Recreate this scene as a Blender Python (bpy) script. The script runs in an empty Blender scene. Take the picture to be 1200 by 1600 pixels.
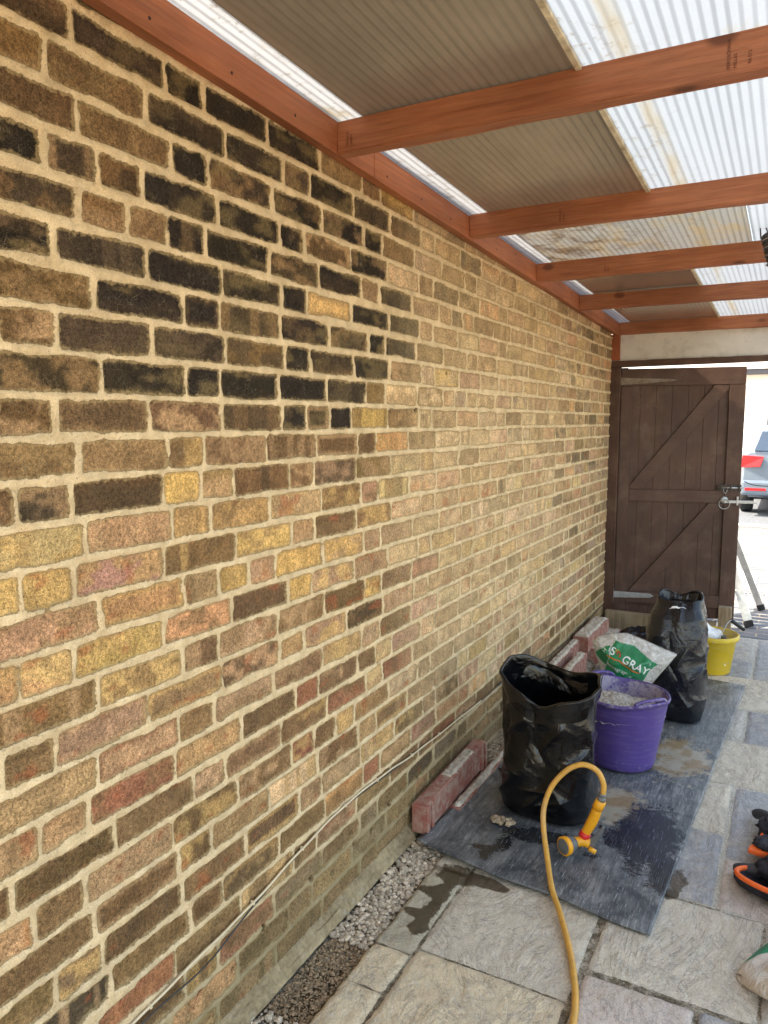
import bpy, bmesh, math, random
import numpy as np
from mathutils import Vector, Matrix, Euler
from math import sin, cos, pi, radians, sqrt, exp, atan2
random.seed(7); np.random.seed(7)
S = bpy.context.scene
COL = S.collection

# ------------------------------------------------------------------ camera, world, sun, exposure
FPX, YAW, PITCH, ROLL = 1174.29, 0.496204, 0.119692, -0.002687     # focal length in pixels of a 1200 x 1600 frame
cam_d = bpy.data.cameras.new('camera'); cam = bpy.data.objects.new('camera', cam_d); COL.objects.link(cam)
_f = Vector((-sin(YAW)*cos(PITCH), cos(YAW)*cos(PITCH), -sin(PITCH)))
_r = Vector((cos(YAW), sin(YAW), 0)); _u = _r.cross(_f)
_r2 = _r*cos(ROLL) + _u*sin(ROLL); _u2 = _u*cos(ROLL) - _r*sin(ROLL)
cam.matrix_world = Matrix(((_r2.x, _u2.x, -_f.x, 1.149), (_r2.y, _u2.y, -_f.y, 0), (_r2.z, _u2.z, -_f.z, 1.48), (0, 0, 0, 1)))
cam_d.sensor_fit = 'VERTICAL'; cam_d.sensor_height = 36; cam_d.lens = FPX/1600*36
cam_d.clip_start = 0.02; cam_d.clip_end = 400
S.camera = cam

SUN_EL, SUN_AZ = radians(57), radians(250)     # azimuth clockwise from +y: the sun stands over the brick wall, a little behind the camera
W = bpy.data.worlds.new('World'); S.world = W; W.use_nodes = True
wn = W.node_tree; bg = wn.nodes['Background']; sky = wn.nodes.new('ShaderNodeTexSky')
sky.sky_type = 'NISHITA'; sky.sun_disc = False; sky.sun_elevation = SUN_EL; sky.sun_rotation = SUN_AZ
sky.air_density = 1.0; sky.dust_density = 2.5; sky.ozone_density = 1.0
tint = wn.nodes.new('ShaderNodeMix'); tint.data_type = 'RGBA'; tint.blend_type = 'MULTIPLY'; tint.inputs[0].default_value = 1; tint.inputs[7].default_value = (1.10, .955, .765, 1)      # hazy, slightly warm daylight
wn.links.new(sky.outputs[0], tint.inputs[6]); wn.links.new(tint.outputs[2], bg.inputs[0]); bg.inputs[1].default_value = 0.15
sd = bpy.data.lights.new('sun', 'SUN'); sd.energy = 3.2; sd.angle = radians(0.5); sd.color = (1.0, 0.885, 0.72)
so = bpy.data.objects.new('sun', sd); COL.objects.link(so)
_dir = Vector((sin(SUN_AZ)*cos(SUN_EL), cos(SUN_AZ)*cos(SUN_EL), sin(SUN_EL)))
so.rotation_euler = _dir.to_track_quat('Z', 'Y').to_euler()
so.location = (-4, -2, 7)
S.view_settings.view_transform = 'Standard'; S.view_settings.look = 'None'; S.view_settings.gamma = 1
S.view_settings.exposure = 2.62
S.cycles.max_bounces = 10; S.cycles.diffuse_bounces = 5; S.cycles.glossy_bounces = 3
S.cycles.transmission_bounces = 8; S.cycles.transparent_max_bounces = 10
S.cycles.caustics_reflective = False; S.cycles.caustics_refractive = False
S.cycles.sample_clamp_indirect = 6
S.cycles.use_denoising = True

# ------------------------------------------------------------------ noise on arrays
def _h(ix, iy, seed):
    a = (ix.astype(np.int64)*374761393 + iy.astype(np.int64)*668265263 + seed*974634777) & 0xffffffff
    a = ((a ^ (a >> 13))*1274126177) & 0xffffffff
    a = ((a ^ (a >> 16))*2246822519) & 0xffffffff
    return ((a ^ (a >> 15)) & 0xffffff)/float(0xffffff)
def vn(x, y, seed=0):
    x = np.asarray(x, float); y = np.asarray(y, float)
    ix = np.floor(x); iy = np.floor(y); fx = x-ix; fy = y-iy
    fx = fx*fx*(3-2*fx); fy = fy*fy*(3-2*fy)
    a = _h(ix, iy, seed); b = _h(ix+1, iy, seed); c = _h(ix, iy+1, seed); d = _h(ix+1, iy+1, seed)
    return (a*(1-fx)+b*fx)*(1-fy)+(c*(1-fx)+d*fx)*fy
def fbm(x, y, seed=0, o=3):
    s = 0; a = .5; t = 0
    for i in range(o):
        s = s+a*vn(x, y, seed+i*17); t += a; x = x*2.03+3.1; y = y*2.03+1.7; a *= .5
    return s/t
def sst(a, b, x):
    t = np.clip((x-a)/(b-a), 0, 1); return t*t*(3-2*t)

# ------------------------------------------------------------------ objects and meshes
def tag(o, label=None, cat=None, group=None, kind=None):
    if label: o['label'] = label
    if cat: o['category'] = cat
    if group: o['group'] = group
    if kind: o['kind'] = kind
    return o
def link(name, me, m=None, parent=None):
    o = bpy.data.objects.new(name, me); COL.objects.link(o)
    if m is not None: me.materials.append(m)
    if parent is not None: o.parent = parent
    return o
def thing(name, label, cat, loc=(0, 0, 0), rz=0, group=None):
    o = bpy.data.objects.new(name, None); COL.objects.link(o); o.location = loc; o.rotation_euler = (0, 0, rz)
    o.empty_display_size = .1
    return tag(o, label, cat, group)
def npmesh(name, V, F, smooth=True, attrs=None):
    V = np.asarray(V, np.float32); F = np.asarray(F, np.int32)
    me = bpy.data.meshes.new(name); n = F.shape[1]
    me.vertices.add(len(V)); me.vertices.foreach_set('co', V.ravel())
    me.loops.add(F.size); me.loops.foreach_set('vertex_index', F.ravel())
    me.polygons.add(len(F)); me.polygons.foreach_set('loop_start', np.arange(0, F.size, n, dtype=np.int32))
    me.polygons.foreach_set('loop_total', np.full(len(F), n, np.int32))
    me.update(calc_edges=True)
    me.polygons.foreach_set('use_smooth', np.full(len(F), smooth))
    for k, a in (attrs or {}).items():
        a = np.asarray(a, np.float32)
        if a.ndim == 2:
            at = me.attributes.new(k, 'FLOAT_COLOR', 'POINT')
            if a.shape[1] == 3: a = np.hstack([a, np.ones((len(a), 1), np.float32)])
            at.data.foreach_set('color', a.ravel())
        else:
            me.attributes.new(k, 'FLOAT', 'POINT').data.foreach_set('value', a)
    me.update(); return me
def gridF(nu, nv, wrap=False, flip=False):      # u fastest
    i, j = np.meshgrid(np.arange(nu if wrap else nu-1), np.arange(nv-1))
    a = j*nu+i; b = j*nu+(i+1) % nu; c = (j+1)*nu+(i+1) % nu; d = (j+1)*nu+i
    F = np.stack([a, b, c, d], -1).reshape(-1, 4)
    return F[:, ::-1] if flip else F
def bmobj(name, bm, m=None, parent=None, smooth=False, bevel=0, seg=2):
    if bevel: bmesh.ops.bevel(bm, geom=bm.edges[:], offset=bevel, segments=seg, profile=.6, affect='EDGES', clamp_overlap=True)
    bmesh.ops.recalc_face_normals(bm, faces=bm.faces)
    me = bpy.data.meshes.new(name); bm.to_mesh(me); bm.free()
    if smooth:
        for p in me.polygons: p.use_smooth = True
    return link(name, me, m, parent)
def box(bm, x0, x1, y0, y1, z0, z1, M=None):
    vs = [bm.verts.new((x, y, z)) for x in (x0, x1) for y in (y0, y1) for z in (z0, z1)]
    for f in ((0, 1, 3, 2), (4, 6, 7, 5), (0, 4, 5, 1), (2, 3, 7, 6), (0, 2, 6, 4), (1, 5, 7, 3)): bm.faces.new([vs[i] for i in f])
    if M is not None: bmesh.ops.transform(bm, matrix=M, verts=vs)
    return vs
def boxo(name, b, m, parent=None, bevel=.003, M=None):
    bm = bmesh.new(); box(bm, *b, M=M); return bmobj(name, bm, m, parent, bevel=bevel)
def prism(bm, pts, y0, y1, ax='y'):
    def P(a, b, t): return (a, t, b) if ax == 'y' else ((t, a, b) if ax == 'x' else (a, b, t))
    A = [bm.verts.new(P(a, b, y0)) for a, b in pts]; B = [bm.verts.new(P(a, b, y1)) for a, b in pts]
    n = len(pts); bm.faces.new(A); bm.faces.new(B[::-1])
    for i in range(n): bm.faces.new((A[i], B[i], B[(i+1) % n], A[(i+1) % n]))
def spline(pts, n=12):
    P = [Vector(p) for p in pts]; P = [2*P[0]-P[1]]+P+[2*P[-1]-P[-2]]; out = []
    for i in range(1, len(P)-2):
        for k in range(n):
            t = k/n; a, b, c, d = P[i-1:i+3]
            out.append(.5*((2*b)+(c-a)*t+(2*a-5*b+4*c-d)*t*t+(3*b-a-3*c+d)*t**3))
    out.append(P[-2]); return out
def tube(path, r, ns=12, caps=True):
    path = [Vector(p) for p in path]; n = len(path); rr = r if hasattr(r, '__len__') else [r]*n
    V = []; up = Vector((0, 0, 1)); prev = None
    for i, p in enumerate(path):
        t = (path[min(i+1, n-1)]-path[max(i-1, 0)]).normalized()
        if prev is None:
            a = t.cross(up if abs(t.dot(up)) < .95 else Vector((1, 0, 0))).normalized()
        else: a = (prev-t*prev.dot(t)).normalized()
        prev = a; b = t.cross(a)
        for k in range(ns):
            an = 2*pi*k/ns; V.append(p+(a*cos(an)+b*sin(an))*rr[i])
    F = gridF(ns, n, wrap=True)
    me_bm = bmesh.new(); vs = [me_bm.verts.new(v) for v in V]
    for f in F: me_bm.faces.new([vs[i] for i in f])
    if caps:
        me_bm.faces.new(vs[:ns][::-1]); me_bm.faces.new(vs[-ns:])
    return me_bm
def tubeo(name, path, r, m, parent=None, ns=12):
    return bmobj(name, tube(path, r, ns), m, parent, smooth=True)
def lathe(name, prof, m, parent=None, c=(0, 0, 0), ns=64, dz=None, attrs=None):
    V = []
    for r, z in prof:
        for k in range(ns):
            a = 2*pi*k/ns; V.append((c[0]+r*cos(a), c[1]+r*sin(a), c[2]+z+(dz(a, r, z) if dz else 0)))
    me = npmesh(name, V, gridF(ns, len(prof), wrap=True)); return link(name, me, m, parent)
def merge(name, parts, m, parent=None):         # parts: bmeshes -> one mesh
    bm = bmesh.new()
    for p in parts:
        me = bpy.data.meshes.new('t'); p.to_mesh(me); p.free(); bm.from_mesh(me); bpy.data.meshes.remove(me)
    return bmobj(name, bm, m, parent)

# ------------------------------------------------------------------ node materials
class NM:
    def __init__(s, name):
        s.m = bpy.data.materials.new(name); s.m.use_nodes = True; s.t = s.m.node_tree
        s.b = s.t.nodes['Principled BSDF']; s.out = s.t.nodes['Material Output']; s._c = None
    def n(s, ty, **k):
        x = s.t.nodes.new(ty)
        for a, v in k.items(): setattr(x, a, v)
        return x
    def set(s, sock, v):
        if isinstance(v, bpy.types.NodeSocket): s.t.links.new(v, sock)
        elif hasattr(v, '__len__') and len(v) == 3 and sock.type == 'RGBA': sock.default_value = (*v, 1)
        else: sock.default_value = v
    def co(s):
        if s._c is None: s._c = s.n('ShaderNodeTexCoord').outputs['Object']
        return s._c
    def mp(s, sc=(1, 1, 1), rot=(0, 0, 0), v=None):
        x = s.n('ShaderNodeMapping'); s.set(x.inputs[0], v if v is not None else s.co()); x.inputs['Scale'].default_value = sc; x.inputs['Rotation'].default_value = rot
        return x.outputs[0]
    def noise(s, scale, det=3, rough=.55, v=None, dist=0):
        x = s.n('ShaderNodeTexNoise'); s.set(x.inputs['Vector'], v if v is not None else s.co())
        x.inputs['Scale'].default_value = scale; x.inputs['Detail'].default_value = det; x.inputs['Roughness'].default_value = rough; x.inputs['Distortion'].default_value = dist
        return x.outputs['Fac']
    def vor(s, scale, v=None, out='Distance', feature='F1'):
        x = s.n('ShaderNodeTexVoronoi', feature=feature); s.set(x.inputs['Vector'], v if v is not None else s.co()); x.inputs['Scale'].default_value = scale
        return x.outputs[out]
    def mr(s, v, a, b, c=0., d=1., smooth=True):
        x = s.n('ShaderNodeMapRange'); x.interpolation_type = 'SMOOTHSTEP' if smooth else 'LINEAR'
        s.set(x.inputs[0], v)
        for i, q in enumerate((a, b, c, d)): s.set(x.inputs[i+1], q)
        return x.outputs[0]
    def math(s, op, a, b=0., c=None):
        x = s.n('ShaderNodeMath', operation=op); s.set(x.inputs[0], a); s.set(x.inputs[1], b)
        if c is not None: s.set(x.inputs[2], c)
        return x.outputs[0]
    def mix(s, f, a, b, bt='MIX'):
        x = s.n('ShaderNodeMix', data_type='RGBA', blend_type=bt); s.set(x.inputs[0], f); s.set(x.inputs[6], a); s.set(x.inputs[7], b)
        return x.outputs[2]
    def scale(s, col, f):                        # colour times a factor
        x = s.n('ShaderNodeVectorMath', operation='SCALE'); s.set(x.inputs[0], col); s.set(x.inputs['Scale'], f); return x.outputs[0]
    def attr(s, name, out='Fac'):
        x = s.n('ShaderNodeAttribute', attribute_name=name); return x.outputs[out]
    def sep(s, v=None):
        x = s.n('ShaderNodeSeparateXYZ'); s.set(x.inputs[0], v if v is not None else s.co()); return x.outputs
    def bump(s, h, dist=.002, st=1., norm=None):
        x = s.n('ShaderNodeBump'); s.set(x.inputs['Height'], h); x.inputs['Distance'].default_value = dist; x.inputs['Strength'].default_value = st
        if norm is not None: s.set(x.inputs['Normal'], norm)
        return x.outputs[0]
    def fin(s, col, rough=.8, normal=None, metal=0., spec=.4):
        s.set(s.b.inputs['Base Color'], col); s.set(s.b.inputs['Roughness'], rough); s.set(s.b.inputs['Metallic'], metal)
        s.b.inputs['Specular IOR Level'].default_value = spec
        if normal is not None: s.set(s.b.inputs['Normal'], normal)
        return s.m
def simple(name, col, rough=.6, var=.25, sc=40, bump=.0006, metal=0., spec=.4, dirt=None, dirtamt=.5, dsc=12):
    k = NM(name); n = k.noise(sc, 4, .6)
    c = k.scale(col, k.mr(n, .3, .7, 1-var, 1+var))
    if dirt is not None:
        c = k.mix(k.math('MULTIPLY', k.mr(k.noise(dsc, 5, .65), .45, .7), dirtamt), c, dirt)
    return k.fin(c, rough, k.bump(k.noise(sc*3, 4, .6), bump), metal, spec)

# wall
k = NM('stock brick and pointing')
Cb = k.attr('bcol', 'Color'); edge = k.attr('edge'); dirt = k.attr('dirt')
nf = k.noise(420, 3, .7); nm = k.noise(120, 4, .65); nl = k.noise(26, 4, .6)
sp = k.noise(900, 2, .6)
e2 = k.math('ADD', edge, k.math('ADD', k.math('MULTIPLY', k.math('SUBTRACT', nm, .5), .008), k.math('MULTIPLY', k.math('SUBTRACT', k.noise(260, 3, .7), .5), .005)))
mm = k.mr(e2, -.0009, .0009)                                # 1 in the mortar
film = k.mr(k.math('ADD', edge, k.math('MULTIPLY', k.math('SUBTRACT', k.noise(60, 4, .7), .5), .022)), -.0062, -.0012, 0., .62)
bc = k.scale(Cb, k.mr(nf, .30, .70, .52, 1.5))
bc = k.scale(bc, k.mr(nm, .32, .68, .70, 1.3))
bc = k.mix(k.mr(sp, .62, .72, 0., .5), bc, (.50, .40, .25))      # pale specks of mortar dust
bc = k.mix(k.mr(k.noise(300, 3, .8), .66, .74, 0., .75), bc, (.035, .028, .018))
cr = k.math('MULTIPLY', k.mr(k.vor(88, v=k.mp(v=k.mix(.06, k.co(), k.n('ShaderNodeTexNoise').outputs['Color'])), feature='DISTANCE_TO_EDGE'), .0, .05, .32, 0.), k.mr(nl, .48, .68))
bc = k.mix(cr, bc, (.42, .34, .22))
bc = k.mix(film, bc, (.40, .29, .14))
mc = k.mix(k.mr(nl, .35, .65), (.65, .49, .285), (.76, .595, .365))
mc = k.scale(mc, k.mr(nf, .3, .7, .82, 1.13))
mc = k.mix(k.mr(k.noise(170, 2, .5), .70, .75, 0., .8), mc, (.16, .10, .05))
mc = k.mix(k.math('MULTIPLY', dirt, .85), mc, (.30, .235, .125))
col = k.mix(mm, bc, mc)
pit = k.mr(k.noise(210, 2, .5), .62, .72); bc = k.scale(bc, k.math('SUBTRACT', 1., k.math('MULTIPLY', pit, .45)))
col = k.mix(mm, bc, k.scale(mc, k.mr(k.noise(9, 5, .7), .3, .7, .84, 1.1)))
h = k.math('ADD', k.math('MULTIPLY', mm, .55), k.math('ADD', k.math('MULTIPLY', nf, .32), k.math('MULTIPLY', nm, .4)))
M_wall = k.fin(col, .93, k.bump(k.math('SUBTRACT', h, k.math('MULTIPLY', pit, .4)), .0045, 1.), spec=.2)

def wood(name, col, dark, axis, rough=.55, knots=True, dusty=0.):
    k = NM(name); sc = {'x': (1.5, 30, 30), 'y': (30, 1.5, 30), 'z': (30, 30, 1.5)}[axis]
    v = k.mp(sc); g = k.noise(1.6, 5, .6, v, 1.2); g2 = k.noise(5., 4, .7, v)
    c = k.mix(k.mr(g, .35, .68), col, dark); c = k.scale(c, k.mr(g2, .3, .7, .84, 1.14))
    if knots:
        ks = {'x': (5, 9, 9), 'y': (9, 5, 9), 'z': (9, 9, 5)}[axis]
        kn = k.vor(1., k.mp(ks)); c = k.mix(k.mr(kn, .08, .20, .8, 0.), c, (.09, .028, .012))
    if dusty: c = k.mix(k.math('MULTIPLY', k.mr(k.noise(9, 5, .7), .45, .7), dusty), c, (.42, .34, .25))
    c = k.mix(k.mr(k.noise(3.2, 5, .7, v), .60, .70, 0., .4), c, tuple(a*.45 for a in dark)); c = k.scale(c, k.mr(k.noise(2.2, 3), .3, .7, .78, 1.15))
    return k.fin(c, k.mr(g2, .3, .7, rough-.08, rough+.12), k.bump(k.math('ADD', g, k.math('MULTIPLY', g2, .6)), .0012), spec=.35)
M_cedar_y = wood('red stained timber along the wall', (.39, .14, .062), (.30, .098, .04), 'y', knots=False)
M_cedar_x = wood('red stained timber across', (.37, .145, .07), (.29, .10, .046), 'x')
M_cedar_z = wood('red stained timber upright', (.34, .10, .042), (.24, .07, .03), 'z')
M_gate_z = wood('brown gate paint upright', (.086, .044, .030), (.072, .036, .025), 'z', .5, False, .10)
M_gate_x = wood('brown gate paint across', (.088, .046, .032), (.075, .038, .027), 'x', .5, False, .07)
M_raw = wood('weathered sawn timber', (.33, .25, .15), (.22, .16, .09), 'z', .8, False, .3)
M_stamp = simple('stamp ink', (.085, .022, .012), .7)

def poly_mat(name, trans, diff, tfac, gl, stain=0., ribk=.75):
    k = NM(name); X = k.sep()
    sn = k.math('SINE', k.math('MULTIPLY', X[0], 2*pi/.0235), 0); rib = k.mr(sn, -.1, 1.)
    rib = k.math('MULTIPLY', rib, k.mr(k.noise(1., 2, .5, k.mp((9, .6, 1))), .3, .7, .65, 1.1))
    sp = k.noise(210, 3, .7); st = k.noise(7, 5, .7, k.mp((1, .35, 1)))
    tcol = k.mix(k.math('MULTIPLY', rib, ribk), trans, tuple(a*.45 for a in trans))
    tcol = k.mix(k.mr(sp, .63, .74, 0., .5), tcol, (.25, .25, .2))
    band = k.math('MULTIPLY', k.math('MULTIPLY', k.mr(X[0], .760, .775), k.mr(X[0], .815, .795)), k.mr(k.noise(3.5, 5, .7, k.mp((6, 1, 1))), .35, .6)); tcol = k.mix(k.math('MULTIPLY', band, .55 if diff[0] > .35 else 0.), tcol, (.42, .37, .26))
    dab = k.math('MULTIPLY', k.mr(k.noise(30, 5, .75), .56, .64), k.mr(X[0], .92, .70)); tcol = k.mix(k.math('MULTIPLY', dab, .5 if diff[0] > .35 else 0.), tcol, (.25, .19, .11))
    if stain:
        st = k.noise(5, 6, .7, k.mp((1.6, .8, 1), (0, 0, .4)), .6); tcol = k.mix(k.mr(st, .46, .66, 0., stain*.6), tcol, (.50, .38, .16))
        tcol = k.mix(k.math('MULTIPLY', k.mr(k.noise(9, 6, .75, None, .5), .44, .62, 0., stain), k.mr(X[0], .75, .25)), tcol, (.14, .09, .055))
    else:
        tcol = k.mix(k.mr(st, .60, .74, 0., .55), tcol, (.45, .36, .2))
    nb = k.bump(k.math('ADD', k.math('MULTIPLY', rib, .8), k.math('MULTIPLY', k.noise(20, 3), .6)), .0012, .7)
    tl = k.n('ShaderNodeBsdfTranslucent'); k.set(tl.inputs[0], tcol); k.set(tl.inputs['Normal'], nb)
    df = k.n('ShaderNodeBsdfDiffuse'); dc = k.mix(k.math('MULTIPLY', rib, .38), diff, tuple(a*.5 for a in diff)); k.set(df.inputs[0], k.scale(dc, k.mr(st, .3, .7, .75, 1.2)))
    g = k.n('ShaderNodeBsdfGlossy'); g.inputs['Roughness'].default_value = .22; k.set(g.inputs['Normal'], nb); g.inputs[0].default_value = (.9, .9, .9, 1)
    m1 = k.n('ShaderNodeMixShader'); m1.inputs[0].default_value = tfac; k.set(m1.inputs[1], df.outputs[0]); k.set(m1.inputs[2], tl.outputs[0])
    fr = k.n('ShaderNodeFresnel'); fr.inputs[0].default_value = 1.4
    m2 = k.n('ShaderNodeMixShader'); k.set(m2.inputs[0], k.math('MULTIPLY', fr.outputs[0], gl)); k.set(m2.inputs[1], m1.outputs[0]); k.set(m2.inputs[2], g.outputs[0])
    k.set(k.out.inputs['Surface'], m2.outputs[0]); return k.m
M_clear = poly_mat('clear ribbed polycarbonate', (.475, .515, .56), (.36, .38, .40), .80, .5, 0., .5)
M_stain = poly_mat('stained ribbed polycarbonate', (.46, .475, .47), (.36, .35, .32), .76, .9, .6, .5)
M_dark = poly_mat('bronze ribbed polycarbonate', (.43, .385, .32), (.215, .19, .16), .34, 1.9, 0., .28)
M_stripe = poly_mat('edge flashing sheet', (.60, .62, .64), (.42, .43, .43), .82, .8, 0., .6)

# paving
k = NM('riven sandstone')
Cb = k.attr('bcol', 'Color'); edge = k.attr('edge')
v = k.mp((1, 1, 1)); n1 = k.noise(9, 6, .68, v, 1.3); n2 = k.noise(38, 5, .7, k.mp((1, .45, 1), (0, 0, .6)), .8); nf = k.noise(320, 3, .7); nv = k.noise(5., 6, .72, k.mp((1, .5, 1), (0, 0, .9)), 2.2)
c = k.scale(Cb, k.mr(n2, .3, .7, .87, 1.13)); c = k.scale(c, k.mr(nf, .3, .7, .80, 1.2))
c = k.mix(k.mr(n1, .45, .7, 0., .5), c, (.50, .42, .31))
ct = k.math('FRACT', k.math('MULTIPLY', k.noise(4.2, 5, .62, k.mp((1, .6, 1), (0, 0, .9)), 1.2), 9.), 0.); lin = k.mr(ct, 0., .16, 1., 0.)
c = k.mix(k.math('MULTIPLY', lin, .38), c, (.66, .62, .55)); c = k.mix(k.mr(ct, .86, 1., 0., .32), c, (.20, .18, .16))
vein = k.math('ABSOLUTE', k.math('SUBTRACT', nv, .5))
c = k.mix(k.mr(vein, 0., .018, .55, 0.), c, (.22, .19, .17))
c = k.mix(k.mr(k.noise(14, 4, .6), .60, .75, 0., .55), c, (.62, .58, .50))
e2 = k.math('ADD', edge, k.math('MULTIPLY', k.math('SUBTRACT', k.noise(90, 4, .65), .5), .007))
mm = k.mr(e2, -.001, .001)
jc = k.mix(k.mr(k.noise(25, 4, .7), .4, .62), (.13, .10, .06), (.36, .31, .23)); jc = k.mix(k.attr('pale'), jc, (.48, .44, .36)); jc = k.scale(jc, k.mr(k.noise(200, 3, .7), .3, .7, .6, 1.3))
wet = k.attr('wet'); wet = k.mr(k.math('ADD', wet, k.math('MULTIPLY', k.math('SUBTRACT', k.noise(26, 5, .65), .5), 1.3)), .46, .66)
c = k.mix(mm, c, jc); c = k.mix(wet, c, k.mix(.55, k.scale(c, .25), (.085, .055, .025)))
nb = k.bump(k.math('ADD', k.math('ADD', k.math('ADD', k.math('MULTIPLY', n1, 1.2), k.math('MULTIPLY', ct, .55)), k.math('MULTIPLY', n2, .55)), k.math('ADD', k.math('MULTIPLY', nf, .22), k.math('MULTIPLY', mm, -.3))), .006, .9)
M_pave = k.fin(c, k.mr(wet, 0., 1., .82, .3), nb, spec=.35)

# ------------------------------------------------------------------ brick wall
def stretch(a, b, s0, s1):                       # spacing grows from s0 to s1
    out = [a]; 
    while out[-1] < b: out.append(out[-1]+s0+(s1-s0)*(out[-1]-a)/(b-a))
    out[-1] = b; return out
ys = np.array(list(np.arange(-1.2, .70, .02))+stretch(.70, 2.2, .0045, .007)[:-1]+stretch(2.2, 5.475, .007, .013))
zs = np.array(stretch(-.06, 2.36, .0058, .0058))
CH, ZT = .0755, 2.132
Yg, Zg = np.meshgrid(ys, zs); Y = Yg.ravel(); Z = Zg.ravel()
Zw = Z + .004*(vn(Y*1.7, Z*.8, 3)-.5) + .0025*(vn(Y*9, Z*3, 4)-.5)
Yw = Y + .005*(vn(Y*4, Z*13, 5)-.5)
kc = np.floor((ZT-Zw)/CH).astype(int)
PAL = dict(soot=(.021, .017, .012), soot2=(.062, .046, .026), brown=(.150, .096, .044), olive=(.225, .152, .070), yellow=(.47, .33, .125), orange=(.45, .265, .125),
           buff=(.50, .385, .20), pink=(.42, .26, .16), red=(.26, .12, .066), grey=(.26, .20, .125), tan=(.37, .255, .13), pale=(.56, .44, .26))
PK = {k_: np.array(v_)*np.array([1.13, 1.01, 1.0]) for k_, v_ in PAL.items()}
rng = np.random.RandomState(11)
def pick(w):
    ks = list(w); p = np.array([w[q] for q in ks], float); return PK[ks[rng.choice(len(ks), p=p/p.sum())]]
def weights(y, z):
    n = float(fbm(y*1.6, z*2.2, 77, 2))-.5
    zz = z+n*.18; yy = y+n*.5+float(rng.normal(0, .20)*(1.5 if y > 1.7 else .6)); zz += float(rng.normal(0, .05))
    if yy < 2.02 and zz > 1.37:
        if (y < 1.15 and z > 1.85) or y < .93: return dict(soot2=3, brown=5, olive=2.5, soot=1.4), dict(tan=2, olive=1, soot=2, brown=2)
        if zz < 1.50: return dict(soot2=4, brown=4, soot=1.6, olive=1.6), dict(soot2=1, olive=2, tan=2)
        return dict(soot=10, soot2=3.4, brown=.3), dict(soot2=3, soot=1.5, olive=1.6, tan=1)
    if yy < 1.98 and zz > 1.27:
        return dict(soot2=2, brown=3.5, olive=2.5, tan=1.2, grey=.8, orange=.4), dict(soot2=2, olive=1, brown=2, yellow=1.2)
    if yy < 2.55 and zz > 1.40:
        return dict(brown=2.5, olive=2.5, tan=3, yellow=.6, soot2=1.5, orange=.4), dict(brown=2, olive=2, soot2=1, tan=1)
    if yy < 2.2 and zz > .95:
        return dict(yellow=4.6, orange=1.4, tan=3, olive=1.6, brown=.7, red=.35, pink=.6, buff=1), dict(yellow=2.4, orange=1.3, brown=1.2, olive=1.8, tan=2)
    if yy < 2.6 and zz > .32 and zz <= 1.1:
        f = max(0, min(1, (zz-.32)/.6))
        return dict(olive=4.8, brown=3.4, soot2=.12, tan=2.2+f*1.5, red=.8, pink=.45, buff=.8, yellow=.3+f, orange=.3+f*.3), dict(brown=1.4, soot2=.5, yellow=1.2, red=.5, olive=2.4, tan=3)
    if zz <= .32:
        return dict(olive=2.4, tan=4, brown=2.2, grey=1, orange=.8, red=.5, soot2=.3), dict(olive=2, brown=2, tan=1)
    if yy < 4.2:
        d = 2.4 if zz > 1.75 else (1.2 if yy < 2.5 else .4)
        return dict(buff=3.8, pale=1.8, tan=3+d, pink=1.4, yellow=1.0, olive=.2+d*.7, brown=.2+d*.4, grey=.5, orange=.9), dict(tan=2.4, pale=2, olive=1, yellow=.7, pink=.5, buff=2)
    return dict(grey=2.2, tan=3.6, buff=1.6, olive=1.6, brown=2.0, soot2=1.3, pink=.7, orange=.8), dict(brown=1.5, tan=2, grey=1, olive=1)
B = {q: [] for q in ('y0', 'y1', 'a', 'b', 'typ', 'sd', 'in')}
row_off = {}; bid = np.zeros(len(Y), int)
for c_ in range(kc.min(), kc.max()+1):
    ph = .80 if (c_ % 2 == 0) else 1.193
    ph += rng.normal(0, .012)
    t = ph-.79*4; edges = [t]
    while t < 5.9:
        for w_ in ((.1125,), (.2255,), (.2255,), (.2255,)):
            w_ = w_[0]
            if w_ > .2 and rng.rand() < .035: t += .1125; edges.append(t); w_ = .1130
            t += w_+rng.normal(0, .0035); edges.append(t)
    edges = np.array(edges); base = len(B['y0'])
    zc = ZT-(c_+.5)*CH
    for i in range(len(edges)-1):
        yc = (edges[i]+edges[i+1])/2; w1, w2 = weights(yc, zc)
        B['y0'].append(edges[i]); B['y1'].append(edges[i+1]); B['a'].append(pick(w1)*rng.uniform(.75, 1.25)*np.array([1, rng.uniform(.94, 1.05), rng.uniform(.85, 1.12)])); B['b'].append(pick(w2)*rng.uniform(.8, 1.2))
        B['typ'].append(rng.choice(4, p=(.5, .2, .18, .12))); B['sd'].append(rng.randint(0, 9999)); B['in'].append(rng.normal(0, .0012))
    mk = kc == c_
    bid[mk] = base+np.clip(np.searchsorted(edges, Yw[mk])-1, 0, len(edges)-2)
BA = {q: np.array(v_) for q, v_ in B.items()}
u = Yw-BA['y0'][bid]; w = (BA['y1']-BA['y0'])[bid]; vv = (ZT-Zw)-kc*CH
sdv = BA['sd'][bid]
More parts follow.
